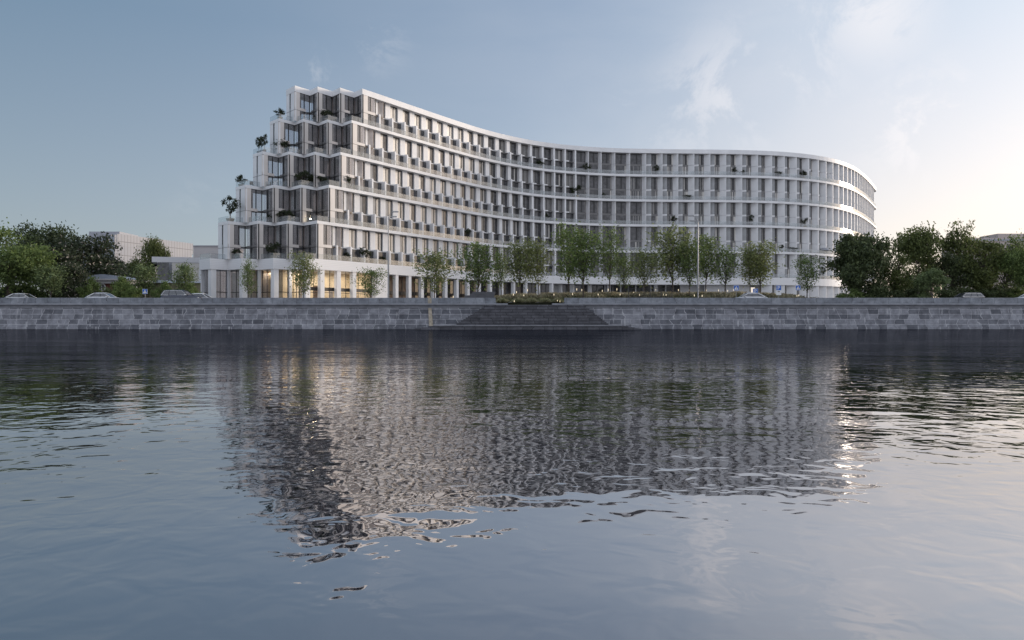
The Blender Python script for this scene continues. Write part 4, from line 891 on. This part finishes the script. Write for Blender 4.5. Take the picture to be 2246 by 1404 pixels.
# ------------------------------------------------------------------ cars
def smooth_loft(mb, secs, mat):
    n = len(secs[0]); b = len(mb.v)
    for s_ in secs: mb.v += s_
    for i in range(len(secs)-1):
        for q in range(n-1): mb.f.append((b+i*n+q, b+i*n+q+1, b+(i+1)*n+q+1, b+(i+1)*n+q)); mb.m.append(mb.mi(mat))
    for i in (0, len(secs)-1): mb.f.append(tuple(b+i*n+q for q in range(n))); mb.m.append(mb.mi(mat))
def car(px, D, paint, kind, face, label):
    L, Wd, Ht = {'sedan': (4.7, 1.82, 1.46), 'suv': (4.95, 1.95, 1.78), 'estate': (4.6, 1.8, 1.56)}[kind]; W2 = Wd/2
    r = empty('parked_car', ((px-CX)*D/F, D, GZ+.004), 0 if face > 0 else math.pi, label, 'car', 'cars on the quay road')
    belt = Ht*.60; xs = [-.5, -.485, -.42, -.25, .12, .30, .44, .485, .5]
    zt = {'sedan': [.48, .78, .96, 1.0, 1.0, .98, .88, .72, .46], 'suv': [.52, .9, 1.0, 1.02, 1.0, .98, .93, .84, .5], 'estate': [.5, .85, 1.0, 1.0, 1.0, .97, .88, .74, .48]}[kind]
    mb = MB(paint); secs = []
    for x, k in zip(xs, zt):
        w = W2*(1-.16*max(0, abs(x)-.38)/.12); z = belt*k
        secs.append([(x*L, -w*.94, .28), (x*L, -w, .45), (x*L, -w, z*.8), (x*L, -w*.93, z), (x*L, w*.93, z), (x*L, w, z*.8), (x*L, w, .45), (x*L, w*.94, .28)])
    smooth_loft(mb, secs, paint); body = mb.build('body', r, True)
    # greenhouse: (x low, x high) front and rear
    a0, a1, b1, b0 = {'sedan': (-.40, -.20, .10, .27), 'suv': (-.485, -.40, .08, .25), 'estate': (-.475, -.38, .08, .24)}[kind]
    wl, wh = W2*.91, W2*.72; zr = Ht
    def gp(u, t, sgn):      # u along, t up 0..1
        xa, xb = (a0+(a1-a0)*t)*L, (b0+(b1-b0)*t)*L; return (xa+(xb-xa)*u, sgn*(wl+(wh-wl)*t), belt*.99+(zr-.10-belt*.99)*t)
    mb = MB('car_glass')
    for sgn in (-1, 1): mb.face([gp(.0, 0, sgn), gp(1, 0, sgn), gp(1, 1, sgn), gp(0, 1, sgn)], 'car_glass')
    mb.face([gp(1, 0, -1), gp(1, 0, 1), gp(1, 1, 1), gp(1, 1, -1)], 'car_glass'); mb.face([gp(0, 0, -1), gp(0, 0, 1), gp(0, 1, 1), gp(0, 1, -1)], 'car_glass'); mb.build('windows', r)
    mb = MB(paint); xa, xb = a1*L, b1*L; secs = []
    for u, z, s_ in ((0, -.10, 1.02), (.04, -.03, .99), (.25, 0.0, .98), (.7, 0, .98), (.95, -.04, .99), (1, -.10, 1.02)):
        x = xa-.04+(xb-xa+.08)*u; w = wh*s_; secs.append([(x, -w, zr-.105), (x, -w*.93, zr+z-.02), (x, 0, zr+z+.015), (x, w*.93, zr+z-.02), (x, w, zr-.105)])
    smooth_loft(mb, secs, paint)
    for sgn in (-1, 1):
        for u in (0.0, .30 if kind != 'sedan' else .18, .60, 1.0):
            p0, p1 = Vector(gp(u, 0, sgn*1.006)), Vector(gp(u, 1, sgn*1.006)); mb.tube([p0, p1], [.045 if u in (0, 1) else .03]*2, paint if u in (0, 1) else 'metal_dark', 5)
    mb.build('roof', r, True)
    mb = MB('chrome')
    for sgn in (-1, 1):
        pts = [Vector(gp(u, t, sgn*1.012)) for u, t in ((.03, .02), (.97, .02), (.96, .93), (.5, .97), (.06, .93), (.03, .02))]; mb.tube(pts, [.022]*6, 'chrome', 4)
    mb.build('window_trim', r)
    for x in (-.31, .31):
        for sgn in (-1, 1):
            wr = .33 if kind != 'suv' else .37
            def ring(r_, y): return [(x*L+r_*math.cos(w), y, wr+r_*math.sin(w)) for w in np.linspace(0, 2*math.pi, 17)[:-1]]
            mb = MB('tyre'); smooth_y = (sgn*(W2-.2), sgn*(W2+.01)); A, B = ring(wr, smooth_y[0]), ring(wr, smooth_y[1]); b = 0; mb.v = A+B
            for q in range(16): mb.f.append((q, (q+1) % 16, 16+(q+1) % 16, 16+q)); mb.m.append(0)
            mb.f.append(tuple(range(16))); mb.f.append(tuple(range(31, 15, -1))); mb.m += [0, 0]; whl = mb.build('wheel', r)
            mb = MB('metal_grey'); mb.face(ring(wr*.62, sgn*(W2+.018)), 'metal_grey'); mb.build('rim', whl)
    for sgn in (-1, 1):
        mb = MB('sign_white'); mb.box(L*.468, L*.497, sgn*W2*.6-.2, sgn*W2*.6+.2, belt*.58, belt*.72, 'sign_white'); mb.build('headlight', r)
        mb = MB('paint_silver'); mb.box(L*.17, L*.21, sgn*(W2*.96+.1)-.1, sgn*(W2*.96+.1)+.1, belt*.98, belt*1.12, 'paint_silver'); mb.build('mirror', r)
    return r
car(50, 105.5, 'paint_silver', 'sedan', 1, 'pale car under the bright green tree, mostly hidden by the parapet')
car(227, 103.0, 'paint_silver', 'sedan', 1, 'silver saloon car in front of the domed pavilion')
car(398, 101.8, 'paint_navy', 'suv', 1, 'navy off-road car with chrome window trim left of the white columns')
car(440, 106.0, 'paint_white', 'sedan', 1, 'white car just beyond the bonnet of the navy off-road car')
car(1645, 103.0, 'paint_silver', 'sedan', -1, 'silver car below the parking sign on the right side')
car(2118, 105.8, 'paint_graphite', 'estate', -1, 'dark estate car with silver roof line under the right bank trees')
car(2264, 103.2, 'paint_white', 'sedan', -1, 'white car cut by the right edge of the view')

# ------------------------------------------------------------------ buildings of the left bank and far right
w = empty('concert_hall', ((300-CX)*205/F, 205, GZ), 0, 'pale translucent glazed hall with flat roofs behind the chestnut trees', 'building')
def wb(mb, name): return loc_to(mb, w).build(name, w)
c = at(258, 513, 205); l = at(176, 510, 250); rgt = at(421, 526, 232); zt = c.z
def wallseg(mb, a, b, z0, z1, mat, th=.4):
    d = Vector((b[0]-a[0], b[1]-a[1])); d.normalize(); nrm = Vector((-d.y, d.x))*th
    mb.prism([(a[0], a[1]), (b[0], b[1]), (b[0]+nrm.x, b[1]+nrm.y), (a[0]+nrm.x, a[1]+nrm.y)], z0, z1, mat)
back = (l.x+(rgt.x-c.x), l.y+(rgt.y-c.y))
mb = MB('far_glazing', 'far_band', 'far_roof'); mb.prism([(c.x, c.y), (rgt.x, rgt.y), back, (l.x, l.y)], GZ, zt-3.2, 'far_glazing', 'far_roof'); wb(mb, 'glazed_wall')
mb = MB('far_band', 'far_roof'); e = .35; mb.prism([(c.x, c.y-e), (rgt.x+e, rgt.y), (back[0], back[1]+e), (l.x-e, l.y)], zt-3.2, zt, 'far_glazing', 'far_roof'); wb(mb, 'roof')
mb = MB('far_glazing'); wallseg(mb, (c.x-.3, c.y-1.0), (rgt.x+.3, rgt.y-1.0), GZ, zt-.3, 'far_glazing', .1); wb(mb, 'screen_wall')
mb = MB('far_white', 'far_roof'); x0, x1 = at(300, 500, 236).x, at(327, 500, 236).x; mb.box(x0, x1, 236, 240, zt-.1, zt+1.6, 'far_roof'); wb(mb, 'roof_plant')
mb = MB('far_band', 'far_roof'); q = [at(195, 508, 262), at(262, 508, 262)]; mb.box(q[0].x, q[1].x, 262, 275, zt-.5, q[0].z, 'far_band'); wb(mb, 'upper_roof')
v = empty('glass_annex', ((385-CX)*165/F, 165, GZ), 0, 'low glass fronted annex with a thick pale roof edge before the hall', 'building')
a, b, c2 = at(333, 563, 165), at(462, 562, 168), at(322, 563, 176)
mb = MB('far_glazing', 'pale_glazing', 'mullion', 'curtain'); mb.prism([(a.x+1, a.y+.3), (b.x, b.y+.3), (b.x, b.y+14), (c2.x, c2.y+6)], GZ, a.z-1.15, 'far_glazing'); loc_to(mb, v).build('glazed_front', v)
mb = MB('annex_glass'); wallseg(mb, (a.x+4.2, a.y+.24), (b.x, b.y+.24), GZ, a.z-1.25, 'annex_glass', .05); loc_to(mb, v).build('pale_window', v)
mb = MB('glass_dark', 'curtain'); wallseg(mb, (a.x+1.0, a.y+.22), (a.x+3.5, a.y+.25), GZ, a.z-1.25, 'glass_dark', .05); loc_to(mb, v).build('dark_reflection_pane', v)  # dark pane colours in a dark reflection on the annex glass
mb = MB('far_band', 'far_roof'); mb.prism([(a.x, a.y), (b.x, b.y), (b.x, b.y+15), (c2.x-.5, c2.y+7)], a.z-1.15, a.z, 'annex_white', 'far_roof'); loc_to(mb, v).build('roof', v)
o = empty('distant_block', ((452-CX)*260/F, 260, GZ), 0, 'plain pale distant block glimpsed between the hall and the curved building', 'building')
a, b = at(424, 541, 260), at(500, 541, 260); mb = MB('far_white', 'far_roof'); mb.box(a.x, b.x, 260, 275, GZ, a.z, 'far_white'); loc_to(mb, o).build('wall', o)
mb = MB('far_roof'); mb.box(a.x-.3, b.x+.3, 259.7, 275.3, a.z, a.z+.4, 'far_roof'); loc_to(mb, o).build('roof', o)
# domed pavilion with round window
d = empty('pavilion', ((220-CX)*121/F, 121, GZ), 0, 'small red brick pavilion with low grey vaulted roof and round white window', 'building')
def db(mb, name): return loc_to(mb, d).build(name, d)
xa, xb = at(189, 620, 121).x, at(258, 620, 121).x; ztop = at(0, 622, 121).z; zc = at(0, 612, 121).z; zr = at(0, 602, 121).z
mb = MB('red_brick'); mb.box(xa, xb, 121, 127, GZ, ztop, 'red_brick'); db(mb, 'brick_wall')
mb = MB('sign_white', 'cornice_stone'); mb.box(xa-.5, xb+.9, 120.5, 127.5, ztop, zc-.25, 'far_white'); mb.box(xa-.8, xb+1.3, 120.2, 127.8, zc-.25, zc, 'far_white'); db(mb, 'cornice')
mb = MB('roof_metal'); n = 12; arc = [(xa-.3+(xb-xa+1.0)*i/n, zc+(zr-zc)*math.sin(math.pi*i/n)**.75) for i in range(n+1)]; bq = len(mb.v)
for y in (120.6, 127.4): mb.v += [(x, y, z) for x, z in arc]
for i in range(n): mb.f.append((i, i+1, n+2+i, n+1+i)); mb.m.append(0)
mb.f.append(tuple(range(n+1))); mb.m.append(0); mb.f.append(tuple(range(2*n+1, n, -1))); mb.m.append(0); db(mb, 'vaulted_roof')
pc = at(223.5, 630, 120.9); mb = MB('sign_white'); rg = []
for w_ in np.linspace(0, 2*math.pi, 25)[:-1]: rg.append((math.cos(w_), math.sin(w_)))
for i in range(24):
    p0, p1 = rg[i], rg[(i+1) % 24]; mb.face([(pc.x+p0[0]*.62, 120.88, pc.z+p0[1]*.62), (pc.x+p1[0]*.62, 120.88, pc.z+p1[1]*.62), (pc.x+p1[0]*.44, 120.9, pc.z+p1[1]*.44), (pc.x+p0[0]*.44, 120.9, pc.z+p0[1]*.44)], 'sign_white')
mb.box(pc.x-.035, pc.x+.035, 120.86, 120.9, pc.z-.44, pc.z+.44, 'sign_white'); mb.face([(pc.x+p0[0]*.44, 120.95, pc.z+p0[1]*.44) for p0 in rg], 'glass_dark'); db(mb, 'round_window')
# ochre garden building
g = empty('garden_pavilion', ((370-CX)*124/F, 124, GZ), 0, 'low ochre walled building with thin pale blue roof behind the navy car', 'building')
xa, xb = at(301, 620, 124).x, at(440, 620, 124).x; z1 = at(0, 621, 124).z; z2 = at(0, 615, 124).z
mb = MB('ochre_wall', 'wood_wall'); mb.prism([(xa, 124), (xb, 124), (xb*1.055, 130), (xa, 130)], GZ, z1, 'ochre_wall')
loc_to(mb, g).build('wall', g); mb = MB('roof_blue'); mb.prism([(at(336, 0, 123).x, 123), (xb+.4, 123), (xb*1.06, 131), (at(336, 0, 123).x, 131)], z1, [z2, z2-.25, z2-.25, z2], 'roof_blue'); loc_to(mb, g).build('roof', g)
o = empty('far_block', ((2200-CX)*300/F, 300, GZ), 0, 'far beige flat roofed block above the right bank trees', 'building')
a, b, c_, e_ = at(2128, 522, 300), at(2300, 514, 300), at(2203, 510, 300), at(2290, 510, 300); mb = MB('far_beige', 'far_band'); mb.box(a.x, b.x, 300, 320, GZ, a.z, 'far_beige'); loc_to(mb, o).build('wall', o)
mb = MB('far_band'); mb.box(a.x-.4, b.x, 299.7, 299.98, a.z-1.1, a.z-.5, 'far_band'); mb.box(c_.x, e_.x, 304, 316, a.z, c_.z, 'far_beige'); loc_to(mb, o).build('roof_storey', o)
for k in range(9):
    mb = MB('glass_dark'); x = a.x+1.5+k*3.2; mb.box(x, x+1.6, 299.9, 299.97, a.z-4.2, a.z-2.4, 'glass_dark'); loc_to(mb, o).build('window', o)

# ------------------------------------------------------------------ plants and furniture on the terraces
lib('pot0', 81, 1.3, .75, 'bush', 'leaf_shrub', 'bark', .05, 900, .08); lib('pot1', 82, 1.5, .9, 'bush', 'leaf_shrub', 'bark', .05, 900, .09); lib('potp', 83, 2.2, .8, 'pine', 'leaf_shrub', 'bark', .05, 700, .09)
def terrace_spot(k, px):
    """world point on terrace k in the photo column px, a little in from the edge"""
    f = front(k, -.75, 1.0); best = None
    for a, b in zip(f[:-1], f[1:]):
        ta, tb = a[0]/a[1]-(px-CX)/F, b[0]/b[1]-(px-CX)/F
        if ta*tb <= 0 and ta != tb:
            u = ta/(ta-tb); q = (a[0]+(b[0]-a[0])*u, a[1]+(b[1]-a[1])*u)
            if best is None or q[1] < best[1]: best = q
    return best or f[0]
def planter(k, px, key, h, w, pot, label, ph=.55):
    x, y = terrace_spot(k, px); r = empty('potted_plant', (x, y, ZS[k]+.002), px*.7, label, 'potted plant', 'potted plants on the terraces')
    mb = MB(pot); s_ = .36*w/1.1
    mb.lathe([(s_*.8, 0), (s_, ph*.92), (s_*1.06, ph*.93), (s_*1.06, ph), (s_*.9, ph)], pot, n=12); mb.build('pot', r)
    tr, cr, H, R = LIB[key]; sc_ = (w/(2*R), w/(2*R), h/H)
    for nm, me in (('stem', tr), ('foliage', cr)): c_ = link(nm, me, r); c_.location = (0, 0, ph); c_.scale = tuple(1.2*q for q in sc_)
    return r
PP = [(1, 614, 'pot0', 1.4, 1.5, 'pot_pale', 'bushy plant in pale pot at the left tip of the top terrace'), (1, 718, 'pot1', 1.5, 1.7, 'pot_pale', 'bushy plant in the middle of the top terrace of the glazed corner'), (1, 690, 'pot0', .8, .8, 'pot_dark', 'small shrub in a notch of the top terrace'),
 (2, 567, 'potp', 2.2, 1.0, 'pot_dark', 'left one of three small conifers at the tip of the second terrace'), (2, 573, 'potp', 2.3, 1.0, 'pot_dark', 'middle one of three small conifers at the tip of the second terrace'), (2, 580, 'potp', 2.5, 1.0, 'pot_dark', 'right one of three small conifers at the tip of the second terrace'), (2, 621, 'pot1', 2.0, 2.2, 'pot_pale', 'spreading shrub on the first point of the second terrace'),
 (3, 529, 'pot0', 1.5, 1.6, 'pot_pale', 'bushy plant at the left tip of the third terrace'), (3, 662, 'pot1', 1.9, 2.1, 'pot_pale', 'wide shrub on the middle point of the third terrace'), (3, 683, 'pot0', 1.6, 1.3, 'pot_dark', 'shrub right of the wide shrub on the third terrace'), (3, 704, 'pot1', 1.3, 1.9, 'pot_dark', 'low spreading shrub in a notch of the third terrace'), (3, 757, 'pot1', 1.6, 1.6, 'pot_pale', 'round shrub at the right end of the third terrace corner'),
 (4, 505, 'potp', 3.4, 2.3, 'pot_pale', 'tall feathery pine in a beige tub at the left tip of the fourth terrace'), (4, 617, 'pot1', 1.5, 1.6, 'pot_dark', 'dark shrub left of the round shrub on the fourth terrace'), (4, 634, 'pot0', 1.3, 1.3, 'pot_pale', 'round shrub in a beige tub on the fourth terrace'), (4, 590, 'pot0', .8, .9, 'pot_dark', 'low shrub behind the glass of the fourth terrace'), (4, 668, 'pot0', .9, .9, 'pot_dark', 'small shrub beside the lantern on the fourth terrace'),
 (5, 521, 'pot1', 1.1, 1.4, 'pot_dark', 'dark round shrub on the lowest terrace by the left glazed bay'), (5, 600, 'pot1', 2.0, 2.0, 'pot_pale', 'spreading plant in an ochre pot on the lowest terrace'), (5, 800, 'pot1', 2.1, 2.0, 'pot_dark', 'dark bush on the lowest terrace above the lit shops'), (5, 760, 'pot0', 1.0, 1.2, 'pot_dark', 'small shrub left of the dark bush on the lowest terrace'), (5, 838, 'pot0', .9, 1.3, 'pot_dark', 'low shrub on the lowest terrace beside the lamp post'),
 (1, 1185, 'pot1', 1.3, 1.8, 'pot_pale', 'green bush on the top balcony where the facade bends'), (1, 1287, 'pot0', 1.7, 1.8, 'pot_dark', 'round topiary on the top balcony just right of the bend'), (2, 1264, 'pot1', 2.3, 2.4, 'pot_pale', 'large leafy bush on the second balcony tier by the bend'), (2, 1323, 'pot0', .9, 1.1, 'pot_dark', 'low plant on the second balcony tier right of the leafy bush'), (1, 1439, 'potp', 1.7, 1.3, 'pot_dark', 'thin plant on the top balcony left of the centre of the right wing'),
 (1, 1611, 'potp', 1.4, 1.0, 'pot_dark', 'left one of a pair of plants on the top balcony of the right wing'), (1, 1627, 'pot0', 1.0, 1.2, 'pot_dark', 'right one of a pair of plants on the top balcony of the right wing'), (2, 1509, 'pot1', .7, 2.0, 'pot_dark', 'flat wide plant on the second balcony tier of the right wing'), (3, 1478, 'pot0', 1.6, 1.2, 'pot_pale', 'round plant on the third balcony tier above the tree row'), (1, 1707, 'pot1', .8, 1.7, 'pot_dark', 'flat wide plant on the top balcony near the right end'), (1, 1762, 'pot0', 1.5, 1.5, 'pot_pale', 'rounded plant on the top balcony at the right bend'),
 (3, 1649, 'potp', 2.0, .9, 'pot_dark', 'slim plant on the third balcony tier of the right wing'), (3, 1766, 'pot1', 1.8, 1.6, 'pot_pale', 'bushy plant in a beige pot on the third balcony tier at the right bend'), (3, 1198, 'pot0', 1.2, 1.2, 'pot_dark', 'plant on the third balcony tier at the bend'), (4, 1715, 'pot0', 1.4, 1.2, 'pot_dark', 'round plant on the fourth balcony tier near the right end'), (4, 1741, 'pot1', .8, 2.0, 'pot_dark', 'flat wide plant on the fourth balcony tier near the right end'), (5, 1805, 'potp', 2.4, 1.3, 'pot_dark', 'slim palm like plant on the lowest balcony left of the dense dark tree'), (4, 1021, 'pot1', 1.9, 2.0, 'pot_dark', 'dark shrub on the fourth terrace above the trees left of the steps')]
for a in PP: planter(*a)
x, y = terrace_spot(4, 1808); u = empty('parasol', (x, y, ZS[4]), 0, 'grey garden parasol on the fourth balcony tier at the right bend', 'parasol')
mb = MB('metal_grey'); mb.tube([(0, 0, 0), (0, 0, 1.75)], [.03, .03], 'metal_grey', 6); mb.build('pole', u); mb = MB('umbrella_grey'); mb.lathe([(1.75, .95), (1.4, 1.35), (.8, 1.68), (.05, 1.85)], 'umbrella_grey', n=16); mb.build('canopy', u)
x, y = terrace_spot(4, 681); u = empty('lantern', (x, y, ZS[4]), 0, 'bright glowing lantern on the fourth terrace of the glazed corner', 'lantern')
mb = MB('metal_dark'); mb.lathe([(.09, 0), (.09, .04), (.02, .06), (.02, .55)], 'metal_dark', n=8); mb.build('stand', u); mb = MB('lantern_glow'); mb.lathe([(.03, .55), (.1, .62), (.1, .74), (.03, .8)], 'lantern_glow', n=10); mb.build('lamp_glow', u)
def chair(k, px, label, mat='fabric'):
    x, y = terrace_spot(k, px); r = empty('terrace_chair', (x, y, ZS[k]+.002), px*.37, label, 'chair', 'chairs on the terraces')
    mb = MB(mat); mb.box(-.3, .3, -.3, .3, .36, .46, mat); mb.build('seat', r); mb = MB(mat); mb.box(-.3, .3, .24, .32, .46, .9, mat); mb.build('backrest', r)
    for a in (-.26, .26):
        for b in (-.26, .26): mb = MB('metal_dark'); mb.box(a-.02, a+.02, b-.02, b+.02, 0, .36, 'metal_dark'); mb.build('leg', r)
for k, px, lab in ((1, 705, 'brown lounge chair between the shrubs on the top terrace'), (2, 655, 'brown lounge chair right of the spreading shrub on the second terrace'), (3, 552, 'chair left of the first glazed bay on the third terrace'), (3, 590, 'chair before the first glazed notch on the third terrace'), (4, 607, 'chair left of the dark shrubs on the fourth terrace'), (4, 653, 'chair right of the round shrub on the fourth terrace'), (5, 560, 'chair between the slim tree and the spreading plant on the lowest terrace'), (5, 783, 'chair left of the dark bush above the lit shops')): chair(k, px, lab)
